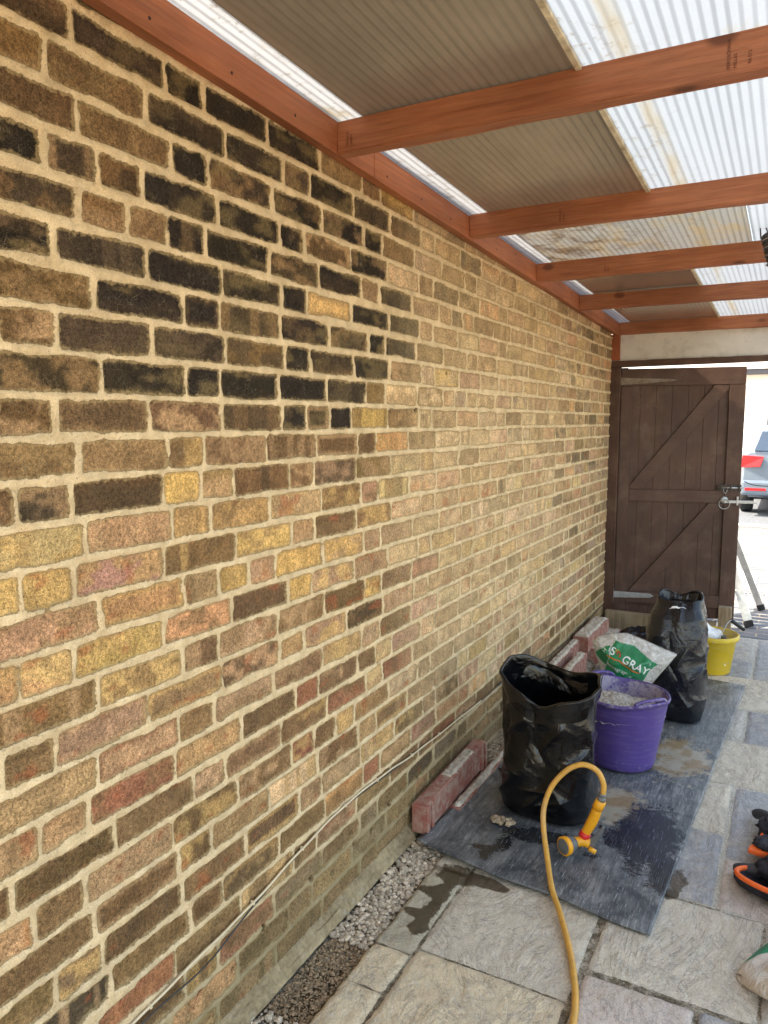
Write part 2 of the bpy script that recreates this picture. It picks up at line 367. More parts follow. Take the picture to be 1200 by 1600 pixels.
# signed distance to the brick's outline (negative inside the brick)
jy = .0052+.0022*(_h(sdv, sdv*0, 1)-.5); jz = .0072+.003*(_h(sdv, sdv*0, 2)-.5)
dx = np.abs(u-w/2)-(w/2-jy-.008); dz = np.abs(vv-CH/2)-(CH/2-jz-.008)
sdf = np.sqrt(np.maximum(dx, 0)**2+np.maximum(dz, 0)**2)+np.minimum(np.maximum(dx, dz), 0)-.008
sdf += .0052*(fbm(Y*42, Z*42, 21, 2)-.5)+.005*(vn(Y*14, Z*20, 22)-.5)
smear = sst(.62, .8, fbm(Y*3.2, Z*5, 31, 3)); sdf += smear*.004
a_ = BA['a'][bid]; b_ = BA['b'][bid]; typ = BA['typ'][bid]
so_ = sdv*.37
blot = sst(.42, .62, fbm(Y*22+so_, Z*34+so_, 41, 3))
band = sst(.45, .6, vn(u*38+so_, so_, 42))*.9
fz = (sst(2.05, 2.5, Y)*(1-.45*sst(4.0, 4.6, Y))*sst(.25, .6, Z)*.42)[:, None]
a_ = a_*(1-fz)+np.array([.55, .41, .225])*fz; b_ = b_*(1-fz)+np.array([.50, .37, .20])*fz
frame = sst(-.016, -.006, sdf+.006*(vn(Y*50, Z*50, 43)-.5))
diag = sst(.35, .65, (vv/CH)*.6+.4*fbm(Y*12, Z*25, 44, 2)+.3*(_h(sdv, sdv*0, 5)-.5))
mk_ = np.where(typ == 0, blot, np.where(typ == 1, band, np.where(typ == 2, frame*.8, diag)))
mx_ = (mk_*np.where(a_[:, 0] < .035, .38, .7))[:, None]; bcol = a_*(1-mx_)+b_*mx_
bcol *= (.62+.76*fbm(Y*34, Z*34, 51, 3))[:, None]
gold = sst(.52, .72, fbm(Y*13+so_, Z*28+so_*.5, 57, 3))*.42*sst(.14, .03, a_[:, 0]); bcol = bcol*(1-gold[:, None])+np.array([.26, .185, .08])*gold[:, None]
red = sst(.70, .8, fbm(Y*18+so_, Z*30, 52, 3))*(Z < 1.3)
bcol = bcol*(1-.5*red[:, None])+np.array([.33, .09, .035])*(.5*red[:, None])
dirtw = sst(.34, .12, Z+.1*(fbm(Y*4, Z*6, 53)-.5)+.02)
bcol = bcol*(1-.45*dirtw[:, None])+np.array([.20, .155, .075])*(.45*dirtw[:, None])
mort = sst(-.0015, .0012, sdf)
H_ = mort*.0058*(.45+.95*fbm(Y*55, Z*55, 61, 2))+(1-mort)*(BA['in'][bid]+.0026*(fbm(Y*40, Z*40, 62, 3)-.5)-.0010*sst(-.006, -.001, sdf))
H_ -= .0022*mort*sst(.55, .75, vn(Y*26, Z*26, 63))
# drilled injection holes in the second course, sunk, their inner shade painted in too
for i, hy in enumerate(np.arange(.86, 5.2, .117)):
    hy = hy+rng.uniform(-.008, .008); hz = .135+rng.uniform(-.012, .012)+(.03 if i % 2 else 0)
    q = np.sqrt((Y-hy)**2+(Z-hz)**2); s_ = sst(.0095, .0055, q); H_ -= .02*s_; bcol *= (1-.9*s_)[:, None]; sdf = np.where(s_ > .2, -.02, sdf)
for hy, hz in ((2.35, 1.52), (2.62, 1.66), (2.5, 1.05), (3.0, .72), (1.9, .2)):  # single holes, with depth and shade put in the same way
    q = np.sqrt((Y-hy)**2+((Z-hz)*1.4)**2); s_ = sst(.012, .005, q); H_ -= .015*s_; bcol *= (1-.9*s_)[:, None]; sdf = np.where(s_ > .3, -.02, sdf)
V = np.stack([H_, Y, Z], -1)
nu, nv_ = len(ys), len(zs)
me = npmesh('brick_wall', V, gridF(nu, nv_), True, dict(bcol=bcol, edge=sdf, dirt=dirtw))
wall = link('brick_wall', me, M_wall)
tag(wall, 'long yellow and soot-blackened stock brick wall with fresh sandy pointing', 'wall')
boxo('wall_core', (-.22, -.022, -1.2, 5.475, -.06, 2.36), simple('wall core', (.3, .24, .15), .9), wall, 0)

# ------------------------------------------------------------------ mortar fillet at the foot of the wall
yy = np.arange(.3, 5.45, .012); tt = np.linspace(0, 1, 15)
T_, Y_ = np.meshgrid(tt, yy); Y = Y_.ravel(); T = T_.ravel()
wd = .034+.014*(fbm(Y*2.5, Y*0, 81)-.5); wd = np.where(Y > 2.3, wd*.7, wd); ht = .034+.016*(fbm(Y*3, Y*0+4, 82)-.5)
X = .001+T*wd; Z = ht*(1-T)**1.25-.012*sst(.75, 1, T)+.013*(fbm(Y*16, T*5, 83)-.5)*np.sin(pi*np.clip(T, .1, 1))+.004*(fbm(Y*60, T*16, 84, 2)-.5)
X = np.where(T == 0, -.01, X)
k = NM('rough mortar fillet'); n = k.noise(60, 5, .7); c = k.mix(k.mr(k.noise(7, 4), .4, .6), (.40, .31, .18), (.29, .22, .125)); c = k.scale(c, k.mr(n, .3, .7, .75, 1.25)); c = k.mix(k.mr(k.noise(24, 5, .7), .55, .7, 0., .6), c, (.42, .38, .30))
M_fil = k.fin(c, .9, k.bump(n, .004), spec=.2)
fil = link('mortar_fillet', npmesh('mortar_fillet', np.stack([X, Y, Z], -1), gridF(15, len(yy), flip=False), True), M_fil); tag(fil, kind='structure')

# ------------------------------------------------------------------ ground: patio slabs as one riven sheet
SL = []
def slab(x0, x1, y0, y1, c, pale=0): SL.append((x0, x1, y0, y1, c, pale))
BE = (.66, .54, .36); LG = (.56, .49, .38); LI = (.54, .455, .385); BL = (.335, .33, .325); GR = (.42, .385, .33)
slab(.170, .287, 1.20, 1.578, BE); slab(.168, .287, 1.584, 1.742, BE); slab(.165, .287, 1.748, 2.16, (.44, .39, .28))
slab(.165, .287, 2.17, 2.9, LG); slab(.170, .287, .6, 1.194, BE)
slab(.295, .715, 1.22, 1.774, BE); slab(.295, .715, 1.782, 2.30, LG); slab(.295, .715, .6, 1.21, BE)
slab(.735, 1.008, 1.40, 1.902, LI); slab(1.022, 1.150, 1.40, 1.902, BL); slab(.735, 1.150, 1.924, 2.358, LG)
slab(1.158, 1.6, 1.40, 1.92, BL); slab(1.158, 1.6, 1.93, 2.36, GR)
slab(.735, 1.150, .6, 1.39, BE); slab(1.16, 1.6, .6, 1.39, LG)
slab(.735, 1.009, 2.37, 2.820, BL, 1); slab(.735, 1.009, 2.832, 3.246, LG, 1); slab(1.026, 1.5, 2.368, 2.668, LI, 1); slab(1.026, 1.5, 2.676, 3.240, BL, 1)
slab(.10, .725, 2.31, 3.1, GR); slab(.10, .725, 3.11, 3.9, GR)
slab(.735, 1.5, 3.255, 3.718, LG, 1); slab(.735, 1.012, 3.73, 4.160, GR, 1); slab(1.028, 1.5, 3.73, 4.160, BL, 1)
slab(.62, 1.5, 4.174, 4.692, LG, 1); slab(.62, 1.006, 4.704, 5.045, BL, 1); slab(1.022, 1.5, 4.704, 4.893, BL, 1)
slab(.62, 1.006, 5.052, 5.60, GR, 1); slab(1.022, 1.5, 4.902, 5.60, BL, 1)
slab(.10, .61, 3.91, 4.7, GR); slab(.10, .61, 4.71, 5.6, GR)
for i, (a, b) in enumerate(((.6, 1.5), (1.51, 2.3), (2.31, 3.2), (3.21, 4.1), (4.11, 4.9), (4.91, 5.6))):
    slab(1.61 if b < 2.5 else 1.51, 2.2, a, b, (LG, BL, LI)[i % 3], 1); slab(2.21, 3.2, a+.1, b+.1, (BL, GR, LG)[i % 3], 1)
for i in range(6):
    for j, (a, b) in enumerate(((-2.0, -1.2), (-1.19, -.3), (-.29, .59))):
        slab(.17+i*.5, .66+i*.5, a, b, (BE, LG, LI, GR)[(i+2*j) % 4])
xs = np.array(list(np.arange(-.0, 1.6, .0085))+stretch(1.6, 3.3, .03, .06))
ysg = np.array(stretch(-2, .9, .06, .04)[:-1]+stretch(.9, 2.6, .007, .009)[:-1]+stretch(2.6, 5.62, .009, .016))
Xg, Yg = np.meshgrid(xs, ysg); X = Xg.ravel(); Y = Yg.ravel()
edge = np.full(len(X), .02); bc = np.tile(np.array([.3, .25, .18]), (len(X), 1)); pale = np.zeros(len(X)); idn = np.zeros(len(X)); sid = np.zeros(len(X), int)
for i, (x0, x1, y0, y1, c_, p_) in enumerate(SL):
    m_ = (X > x0-.02) & (X < x1+.02) & (Y > y0-.02) & (Y < y1+.02)
    dx = np.abs(X[m_]-(x0+x1)/2)-((x1-x0)/2-.010-.001); dy = np.abs(Y[m_]-(y0+y1)/2)-((y1-y0)/2-.010-.001)
    d_ = np.sqrt(np.maximum(dx, 0)**2+np.maximum(dy, 0)**2)+np.minimum(np.maximum(dx, dy), 0)-.010
    q = edge[m_]; better = d_ < q; ii = np.where(m_)[0][better]
    edge[ii] = d_[better]; bc[ii] = np.array(c_)*rng.uniform(.92, 1.08); pale[ii] = p_; sid[ii] = i+1
edge = edge+.008*(fbm(X*26, Y*26, 91, 3)-.5)
off = sid*13.7
riv = fbm(X*5+off, Y*9+off*.3, 92, 4); ter = np.floor(riv*9)/9; ter = ter+(sst(.25, .75, riv*9-np.floor(riv*9)))/9
hgt = .010*(ter-.5)+.003*(fbm(X*30, Y*40, 93, 3)-.5)+.006*(_h(sid, sid*0, 8)-.5)
m_ = sst(-.004, .003, edge)
Zs = hgt*(1-m_)+m_*(-.007+.003*(fbm(X*50, Y*50, 94, 2)-.5))-.004*sst(-.012, -.003, edge)*(1-m_)
tr = sst(.172, .155, X+.016*(fbm(Y*14, Y*0, 95)-.5))          # trench between fillet and slabs
edge = np.where(tr > .5, .02, edge)
Zs = Zs*(1-tr)+tr*(-.028+.012*(fbm(X*30, Y*30, 96, 3)-.5))
Zs = Zs+.035*sst(2.2, 2.6, Y)*sst(.17, .10, X)
def blob(cx, cy, rx, ry, a=0):
    dx_ = X-cx; dy_ = Y-cy; return np.exp(-(((dx_*cos(a)+dy_*sin(a))/rx)**2+((-dx_*sin(a)+dy_*cos(a))/ry)**2))
wet = blob(.245, 2.14, .075, .06)+blob(.255, 1.97, .028, .13)+blob(.205, 2.03, .045, .025)+blob(.205, 1.915, .04, .022)+blob(.33, 2.16, .06, .03)+blob(.255, 1.855, .035, .03)
wet += blob(.90, 2.45, .03, .07)*1.2+blob(.885, 2.36, .02, .03)+blob(.02+.1, 1.5, .06, .16)*1.2
wet += .8*blob(.40, 2.15, .05, .03)
me = npmesh('patio_paving', np.stack([X, Y, Zs], -1), gridF(len(xs), len(ysg)), True, dict(bcol=bc, edge=edge, pale=pale*sst(.5, .9, X), wet=wet))
pv = link('patio_paving', me, M_pave); tag(pv, kind='structure')

# ground sheet to the horizon, below everything
boxo('ground', (-120, 120, -60, 260, -.30, -.075), simple('earth', (.22, .19, .14), .95), None, 0)['kind'] = 'structure'

# loose stones in the trench
def stones(n, fn, smin, smax, seed):
    r_ = np.random.RandomState(seed); t = (1+sqrt(5))/2
    ico = np.array([(-1, t, 0), (1, t, 0), (-1, -t, 0), (1, -t, 0), (0, -1, t), (0, 1, t), (0, -1, -t), (0, 1, -t), (t, 0, -1), (t, 0, 1), (-t, 0, -1), (-t, 0, 1)])/1.9
    fi = np.array([(0, 11, 5), (0, 5, 1), (0, 1, 7), (0, 7, 10), (0, 10, 11), (1, 5, 9), (5, 11, 4), (11, 10, 2), (10, 7, 6), (7, 1, 8), (3, 9, 4), (3, 4, 2), (3, 2, 6), (3, 6, 8), (3, 8, 9), (4, 9, 5), (2, 4, 11), (6, 2, 10), (8, 6, 7), (9, 8, 1)])
    Vs, Fs, Cs = [], [], []
    for i in range(n):
        x_, y_, z_ = fn(r_); s_ = smin+(smax-smin)*r_.rand()**2.5
        v_ = ico*(1+.35*(r_.rand(12, 1)-.5))*np.array([1, r_.uniform(.6, 1.2), r_.uniform(.45, .9)])*s_
        a = r_.rand()*6.3; R_ = np.array([[cos(a), -sin(a), 0], [sin(a), cos(a), 0], [0, 0, 1]])
        Vs.append(v_@R_.T+np.array([x_, y_, z_+s_*.25])); Fs.append(fi+12*i); c_ = r_.uniform(.34, .72)
        Cs.append(np.tile((c_*1.08, c_*.89, c_*.66), (12, 1)))
    return np.vstack(Vs), np.vstack(Fs), np.vstack(Cs)
def fn1(r_):
    y_ = 1.72+(2.45-1.72)*r_.rand() if r_.rand() < .8 else 1.1+.3*r_.rand()
    return .036+.124*r_.rand(), y_, -.026+.010*r_.rand()
V1, F1, C1 = stones(3800, fn1, .0022, .0105, 3)
def fn2(r_):
    y_ = 2.95+.42*r_.rand(); return .012+.10*r_.rand(), y_, .006+.02*r_.rand()
V2, F2, C2 = stones(1800, fn2, .0018, .006, 4)
def fn3(r_):
    y_ = 1.4+.36*r_.rand(); return .034+.13*r_.rand(), y_, -.028+.006*r_.rand()
V3, F3, C3 = stones(2400, fn3, .0016, .006, 5); C3 = C3*np.array([.62, .54, .44])
k = NM('crushed stone'); c = k.scale(k.attr('bcol', 'Color'), k.mr(k.noise(300, 3, .7), .3, .7, .75, 1.2))
M_stone = k.fin(c, .9, k.bump(k.noise(500, 3), .001), spec=.2)
n1_, n2_ = len(V1), len(V1)+len(V2)
gr = link('gravel', npmesh('gravel', np.vstack([V1, V2, V3]), np.vstack([F1, F2+n1_, F3+n2_]), False, dict(bcol=np.vstack([C1, C2, C3]))), M_stone)
tag(gr, 'pale crushed stone and wet grit lying in the strip between wall and slabs', 'gravel', kind='stuff')

# ------------------------------------------------------------------ rubber mat
k = NM('ribbed rubber sheet'); X = k.sep(); 
rb = k.math('SINE', k.math('MULTIPLY', X[0], 2*pi/.0065), 0)
d1 = k.noise(6, 6, .7, None, .8); d2 = k.noise(26, 5, .75, k.mp((1, .3, 1))); scr = k.noise(16, 4, .75, k.mp((16, 1.1, 1), (0, 0, .10)))
c = k.mix(k.mr(k.noise(40, 4, .7), .3, .7), (.030, .036, .044), (.058, .068, .080))
c = k.scale(c, k.mr(rb, -1., 1., .92, 1.06, False))
str_ = k.noise(9, 6, .78, k.mp((7, .7, 1), (0, 0, .10))); dust = k.math('MULTIPLY', k.mr(d1, .32, .56), k.math('MULTIPLY', k.mr(d2, .3, .68, .25, 1.), k.mr(str_, .35, .62, .25, 1.)))
c = k.mix(k.math('MULTIPLY', dust, .58), c, (.40, .40, .38))
c = k.mix(k.mr(scr, .57, .66, 0., .65), c, (.46, .48, .49)); c = k.mix(k.mr(k.noise(70, 3, .8), .66, .72, 0., .6), c, (.55, .55, .52))
sd_ = k.attr('sand'); sandm = k.math('MULTIPLY', k.mr(k.math('ADD', sd_, k.math('MULTIPLY', k.math('SUBTRACT', k.noise(14, 8, .82), .5), 2.6)), .38, .66), .92)
c = k.mix(k.math('MULTIPLY', sandm, .85), c, k.mix(k.mr(k.noise(11, 4), .45, .6), (.40, .35, .26), (.30, .20, .09)))
wt = k.attr('wet'); wetm = k.mr(k.math('ADD', wt, k.math('MULTIPLY', k.math('SUBTRACT', k.noise(15, 8, .85, None, .4), .5), 3.2)), .42, .84)
c = k.mix(k.mr(wetm, 0., 1., 0., .9), c, k.mix(k.mr(scr, .58, .7), (.006, .007, .009), (.16, .20, .27)))
M_mat = k.fin(c, k.mr(wetm, 0., 1., .40, .20), k.bump(k.math('ADD', k.math('MULTIPLY', rb, .14), k.math('ADD', k.math('MULTIPLY', scr, .4), k.math('MULTIPLY', dust, .4))), .0012, .8), spec=.5)
C4 = [np.array(q) for q in ((.070, 2.222), (.865, 2.127), (.995, 4.52), (.20, 4.60))]
un = 110; vnn = 260; U_, V_ = np.meshgrid(np.linspace(0, 1, un), np.linspace(0, 1, vnn)); U = U_.ravel(); Vv = V_.ravel()
P = ((1-U)*(1-Vv))[:, None]*C4[0]+(U*(1-Vv))[:, None]*C4[1]+(U*Vv)[:, None]*C4[2]+((1-U)*Vv)[:, None]*C4[3]
X = P[:, 0]; Y = P[:, 1]+.006*np.sin(X*14)*(1-Vv)
zt = .0125+.006*(fbm(X*4, Y*3, 101)-.5)+.010*sst(.06, .0, U)*sst(.5, 0, Vv)+.012*sst(.03, 0, Vv)*sst(.35, .05, np.abs(U-.15))
sand = np.exp(-(((X-.80)/.13)**2+((Y-3.35)/.22)**2))+.9*np.exp(-(((X-.62)/.13)**2+((Y-2.83)/.2)**2))+.5*np.exp(-(((X-.55)/.2)**2+((Y-3.7)/.3)**2))
wet = blobs = 0
for cx, cy, rx, ry, s_ in ((.40, 2.47, .10, .05, 1.2), (.34, 2.37, .035, .06, 1.1), (.27, 2.32, .05, .025, .9), (.30, 2.27, .03, .04, .9), (.50, 2.50, .10, .035, 1.0), (.79, 2.64, .11, .24, 1.3), (.87, 2.42, .035, .10, 1.2), (.74, 2.78, .07, .09, .8), (.66, 2.60, .10, .08, .7), (.62, 2.44, .04, .02, .6)):
    wet = wet+s_*np.exp(-(((X-cx)/rx)**2+((Y-cy)/ry)**2))
top = np.stack([X, Y, zt], -1); bot = top-np.array([0, 0, .0045])
Fm = np.vstack([gridF(un, vnn), gridF(un, vnn, flip=True)+len(top)])
rim = list(range(un))+[un*(j+1)-1 for j in range(1, vnn)]+[un*vnn-1-i for i in range(1, un)]+[un*(vnn-1-j) for j in range(1, vnn-1)]
rs = np.array([(rim[(i+1) % len(rim)], rim[i], rim[i]+len(top), rim[(i+1) % len(rim)]+len(top)) for i in range(len(rim))])
me = npmesh('rubber_mat', np.vstack([top, bot]), np.vstack([Fm, rs]), True, dict(sand=np.tile(sand, 2), wet=np.tile(wet, 2)))
tag(link('rubber_mat', me, M_mat), 'dusty grey ribbed rubber sheet with wet patches spread over the slabs', 'mat')

# ------------------------------------------------------------------ lean-to roof
def ztop(y): return 2.264-.0295*(y-1.777)
RY = ((1.777, 2.264), (2.70, 2.242), (3.54, 2.213), (4.352, 2.184), (5.46, 2.157))
labels = ('nearest red-stained rafter, ink stamped, crossing the top right corner of the photo', 'second red-stained rafter from the camera, between the two largest bays of sheeting',
          'third red-stained rafter, the one beside the hanging lantern', 'fourth red-stained rafter, between the last two narrow bays', 'last red-stained rafter resting above the white board over the gate')
def textmesh(s, size, font=None):
    cu = bpy.data.curves.new('txt', 'FONT'); cu.body = s; cu.size = size; cu.resolution_u = 3
    o = bpy.data.objects.new('txt', cu); COL.objects.link(o); bpy.context.view_layer.update()
    me = bpy.data.meshes.new_from_object(o.evaluated_get(bpy.context.evaluated_depsgraph_get()))
    COL.objects.unlink(o); bpy.data.objects.remove(o); bpy.data.curves.remove(cu)
    me.transform(Matrix.Identity(4)); return me
def stamp(parent, lines, x, z0, y, size):
    for i, s_ in enumerate(lines):
        me = textmesh(s_, size)
        M = Matrix.Translation((x+i*size*1.35, y-.0006, z0)) @ Matrix.Rotation(pi/2, 4, 'X') @ Matrix.Rotation(pi/2, 4, 'Z')
        me.transform(M); link('ink_stamp', me, M_stamp, parent)
for i, (y, zt_) in enumerate(RY):
    bm = bmesh.new(); x0, x1 = .0515, 1.50
    n = 12; vs = []
    for j in range(n+1):
        x = x0+(x1-x0)*j/n; w_ = .0015*sin(j*1.9+i)
        vs.append([bm.verts.new(q) for q in ((x, y+w_, zt_-.082+w_), (x, y+.045+w_, zt_-.082+w_), (x, y+.045+w_, zt_), (x, y+w_, zt_))])
    for a, b in zip(vs, vs[1:]):
        for q in range(4): bm.faces.new((a[q], a[(q+1) % 4], b[(q+1) % 4], b[q]))
    bm.faces.new(vs[0][::-1]); bm.faces.new(vs[-1])
    es = [e for e in bm.edges if abs(e.verts[0].co.x-e.verts[1].co.x) > .05]
    bmesh.ops.bevel(bm, geom=es, offset=.004, segments=2, affect='EDGES')
    root = bmobj('roof_rafter', bm, M_cedar_x, None)
    tag(root, labels[i], 'rafter', 'red stained rafters of the lean-to roof')
    if i == 0: stamp(root, ('BERGSCHAUS', 'MILLES'), .995, zt_-.070, y-.001, .0095); stamp(root, ('06.015',), 1.025+.0095, zt_-.066, y-.001, .0095); stamp(root, ('MAGA 06', '24-0815'), .085, zt_-.066, y-.001, .0085)
    if i == 1: stamp(root, ('BERGSCH', '06.015'), .395, zt_-.066, y-.001, .0095)
    if i == 2: stamp(root, ('BERGS', '06.015'), .37, zt_-.066, y-.001, .0095)
bm = bmesh.new()
def ledge(bm, y0, y1):
    vs = [bm.verts.new((x, y, z)) for y in (y0, y1) for x, z in ((.0035, 2.218-.0307*(y-.993)), (.050, 2.207-.0307*(y-.993)), (.050, ztop(y)+.001), (.0035, ztop(y)+.001))]
    for f in ((0, 3, 2, 1), (4, 5, 6, 7), (0, 1, 5, 4), (1, 2, 6, 5), (2, 3, 7, 6), (3, 0, 4, 7)): bm.faces.new([vs[i] for i in f])
for i, (a, b, lb) in enumerate(((-1.2, 1.976, 'red-stained wall plate timber along the brick wall, nearest length above the dark bricks'), (1.979, 5.515, 'red-stained wall plate timber, farther length running on from the joint to the gate'))):
    bm = bmesh.new(); ledge(bm, a, b); o = bmobj('wall_plate', bm, M_cedar_y, None, bevel=.003); tag(o, lb, 'timber', 'wall plate timbers under the roof')
ob = bmobj('outer_beam', (lambda b: (box(b, 1.502, 1.547, -1.2, 5.50, 2.05, 2.12), b)[1])(bmesh.new()), M_cedar_y, None, bevel=.003); tag(ob, 'red-stained outer beam carrying the outer ends of the rafters, out of the frame', 'beam')
for y in (-1.1, 5.36): boxo('beam_post', (1.50, 1.55, y, y+.05, -.01, 2.049), M_cedar_z, ob, .003)
M_nail = simple('nail heads', (.05, .03, .025), .5, metal=.5)
for o in [q for q in COL.objects if q.name.startswith('wall_plate')]:
    for y in np.arange(-1.0, 5.4, .235):
        if (y < 1.95) == (o.name == 'wall_plate'):
            z = 2.245-.0300*(y-.993)+(.02 if int(y*9) % 2 else -.012); n_ = lathe('nail_head', [(0, 0), (.0035, 0), (.0035, .001), (0, .0014)], M_nail, o, ns=10); n_.matrix_local = Matrix.Translation((.0502, y, z)) @ Matrix.Rotation(pi/2, 4, 'Y')
# sheets
def sheet(name, x0, x1, y0, y1, m, label, dz=.0, th=.010):
    bm = bmesh.new(); vs = []
    for y in (y0, y1):
        for x, z in ((x0, 0), (x1, 0), (x1, th), (x0, th)): vs.append(bm.verts.new((x, y, ztop(y)+.004+dz+z)))
    for f in ((0, 3, 2, 1), (4, 5, 6, 7), (0, 1, 5, 4), (1, 2, 6, 5), (2, 3, 7, 6), (3, 0, 4, 7)): bm.faces.new([vs[i] for i in f])
    o = bmobj(name, bm, m, None); return tag(o, label, 'roof sheet', 'ribbed roof sheets')
sheet('roof_sheet', .004, .118, -1.2, 5.52, M_stripe, 'bright narrow strip of clear sheeting along the wall plate')
sheet('roof_sheet', .122, .685, -1.2, 2.80, M_dark, 'large brown-grey smoked roof sheet over the two nearest bays')
sheet('roof_sheet', .122, .685, 3.62, 5.52, M_dark, 'farther brown-grey smoked roof sheet over the last two bays')
sheet('roof_sheet', .122, .960, 2.803, 3.617, M_stain, 'clear ribbed roof sheet with brown and yellow water stains in the third bay')
sheet('roof_sheet', .688, 1.58, -1.2, 2.80, M_clear, 'large bright clear ribbed roof sheet over the nearest bays')
sheet('roof_sheet', .963, 1.58, 2.803, 3.617, M_clear, 'bright clear ribbed roof sheet beyond the second rafter, behind the hanging lantern')
sheet('roof_sheet', .688, 1.58, 3.62, 5.52, M_clear, 'farthest bright clear ribbed roof sheet near the gate')
for y0, y1, lb in ((-1.2, 2.79, 'cream joint strip between the smoked and clear roof sheets, nearer length'), (3.63, 5.50, 'cream joint strip between smoked and clear roof sheets, farther length')):
    bm = bmesh.new(); vs = []
    for y in (y0, y1):
        for x, z in ((.678, -.006), (.691, -.006), (.691, .0035), (.678, .0035)): vs.append(bm.verts.new((x, y, ztop(y)+z-.0005)))
    for f in ((0, 3, 2, 1), (4, 5, 6, 7), (0, 1, 5, 4), (1, 2, 6, 5), (2, 3, 7, 6), (3, 0, 4, 7)): bm.faces.new([vs[i] for i in f])
    tag(bmobj('joint_strip', bm, simple('cream strip', (.62, .55, .40), .6, dirt=(.2, .14, .07), dirtamt=.8, dsc=20), None), lb, 'strip', 'joint strips of the roof')

# ------------------------------------------------------------------ gate wall: jamb, lintel, white board
jamb = boxo('gate_frame', (-.10, .069, 5.478, 5.545, -.02, 1.852), M_gate_z, None, .004); tag(jamb, 'dark brown timber frame of the gateway against the end of the brick wall', 'door frame')
bm = bmesh.new(); vs = []
pts = []
n = 60
for j in range(n+1):
    x = -.10+2.4*j/n; pts.append((x, 1.893+.004*float(vn(x*14, 0., 5))+.004*x))
pts = [(-.10, 1.8525)]+pts+[(2.3, 1.868)]
prism(bm, pts, 5.4765, 5.54, 'y'); bmobj('lintel', bm, M_gate_x, jamb)
boxo('hinge_light_block', (.02, .105, 5.552, 5.565, -.02, 1.852), M_gate_z, jamb, 0)  # strip added behind the jamb to close the bright gap beside the gate
boxo('post', (2.24, 2.3, 5.462, 5.535, .0, 1.85), M_gate_z, jamb, .004)
fb = boxo('fascia_board', (-.10, 2.3, 5.500, 5.515, 1.890, 2.078), simple('white painted board', (.68, .66, .62), .6, .06, 5, .0005, dirt=(.36, .33, .28), dirtamt=.35), None, 0)
tag(fb, 'plain white board filling the gap above the gate lintel', 'board')
ps = boxo('corner_post', (-.06, .057, 5.4775, 5.4985, 1.900, 2.0792), M_cedar_z, None, .004); tag(ps, 'short red-stained post in the corner between wall plate and gate frame', 'post')
th_ = boxo('threshold', (.03, .765, 5.395, 5.45, -.02, .130), M_raw, None, .006); tag(th_, 'dusty pale timber sill lying at the foot of the gate', 'sill')

# the gate itself
G = thing('wooden_gate', 'dark brown ledged and braced boarded gate standing slightly ajar', 'gate', (.072, 5.50, 0), radians(11.5))
GW, GZ0, GZ1 = .80, .092, 1.842
bx = [.0, .13, .235, .34, .445, .545, .64, .72, .80]
for a, b in zip(bx, bx[1:]):
    boxo('board', (a+.0004, b-.0004, .022, .040, GZ0, GZ1-.002), M_gate_z, G, .0022)
boxo('gap_light_block', (.004, .796, .034, .0405, GZ0+.004, GZ1-.006), M_gate_z, G, 0)  # thin sheet added to block daylight through the gaps between boards
def rail(nm, a, b, c, d, y0=.0, m=M_gate_x, y1=.0215): return boxo(nm, (a, b, y0, y1, c, d), m, G, .003)
rail('stile', 0, .075, GZ0+.002, GZ1-.12, m=M_gate_z); rail('stile', .70, .80, GZ0+.002, GZ1-.12, m=M_gate_z)
rail('rail', 0, .80, GZ1-.118, GZ1); rail('rail', .0765, .6985, .915, 1.00); rail('rail', .0765, .6985, .175, .262)
def brace(x0, z0, x1, z1, wd, a, b, c, d):
    # polygon brace clipped to the panel a<x<b, c<z<d
    L = Vector((x1-x0, z1-z0)); L.normalize(); nn = Vector((-L.y, L.x))*wd/2
    poly = [Vector((x0, z0))-L*.3+nn, Vector((x1, z1))+L*.3+nn, Vector((x1, z1))+L*.3-nn, Vector((x0, z0))-L*.3-nn]
    for ax, lim, sg in ((0, a, 1), (0, b, -1), (1, c, 1), (1, d, -1)):
        out = []
        for i in range(len(poly)):
            p, q = poly[i], poly[(i+1) % len(poly)]; pi_, qi = (p[ax]-lim)*sg >= 0, (q[ax]-lim)*sg >= 0
            if pi_: out.append(p)
            if pi_ != qi: t = (lim-p[ax])/(q[ax]-p[ax]); out.append(p+(q-p)*t)
        poly = out
    bm = bmesh.new(); prism(bm, [(p.x, p.y) for p in poly], .001, .0205, 'y'); bmobj('brace', bm, M_gate_x, G, bevel=.002)
brace(.115, 1.005, .66, 1.72, .085, .077, .698, 1.0015, 1.722); brace(.15, .265, .655, .91, .085, .077, .698, .2635, .9135)
M_hinge = simple('rusty painted strap', (.19, .15, .11), .6, .3, 60, .0008, .2, dirt=(.28, .27, .25), dirtamt=.5)
M_galv = simple('galvanised steel', (.42, .43, .43), .42, .15, 50, .0004, .7, dirt=(.25, .2, .15), dirtamt=.4)
M_iron = simple('blackened iron', (.05, .043, .038), .45, .3, 60, .0006, .6)
def strap(z, L_, h0, h1, m):
    bm = bmesh.new(); prism(bm, [(-.004, z-h0/2), (L_*.9, z-h1/2+.004), (L_, z+.003), (L_*.9, z+h1/2+.004), (-.004, z+h0/2)], -.0065, -.001, 'y'); o = bmobj('strap_hinge', bm, m, G, bevel=.001)
    boxo('hinge_plate', (-.012, -.0045, -.012, .012, z-.06, z+.05), m, o, .001)
strap(1.755, .37, .052, .014, M_hinge); strap(.232, .27, .048, .030, M_galv)
bolt = boxo('slide_bolt', (.655, .805, -.0045, -.001, 1.000, 1.045), M_iron, G, .001)
tubeo('bolt_rod', [(.665, -.012, 1.024), (.812, -.012, 1.024)], .006, M_galv, bolt)
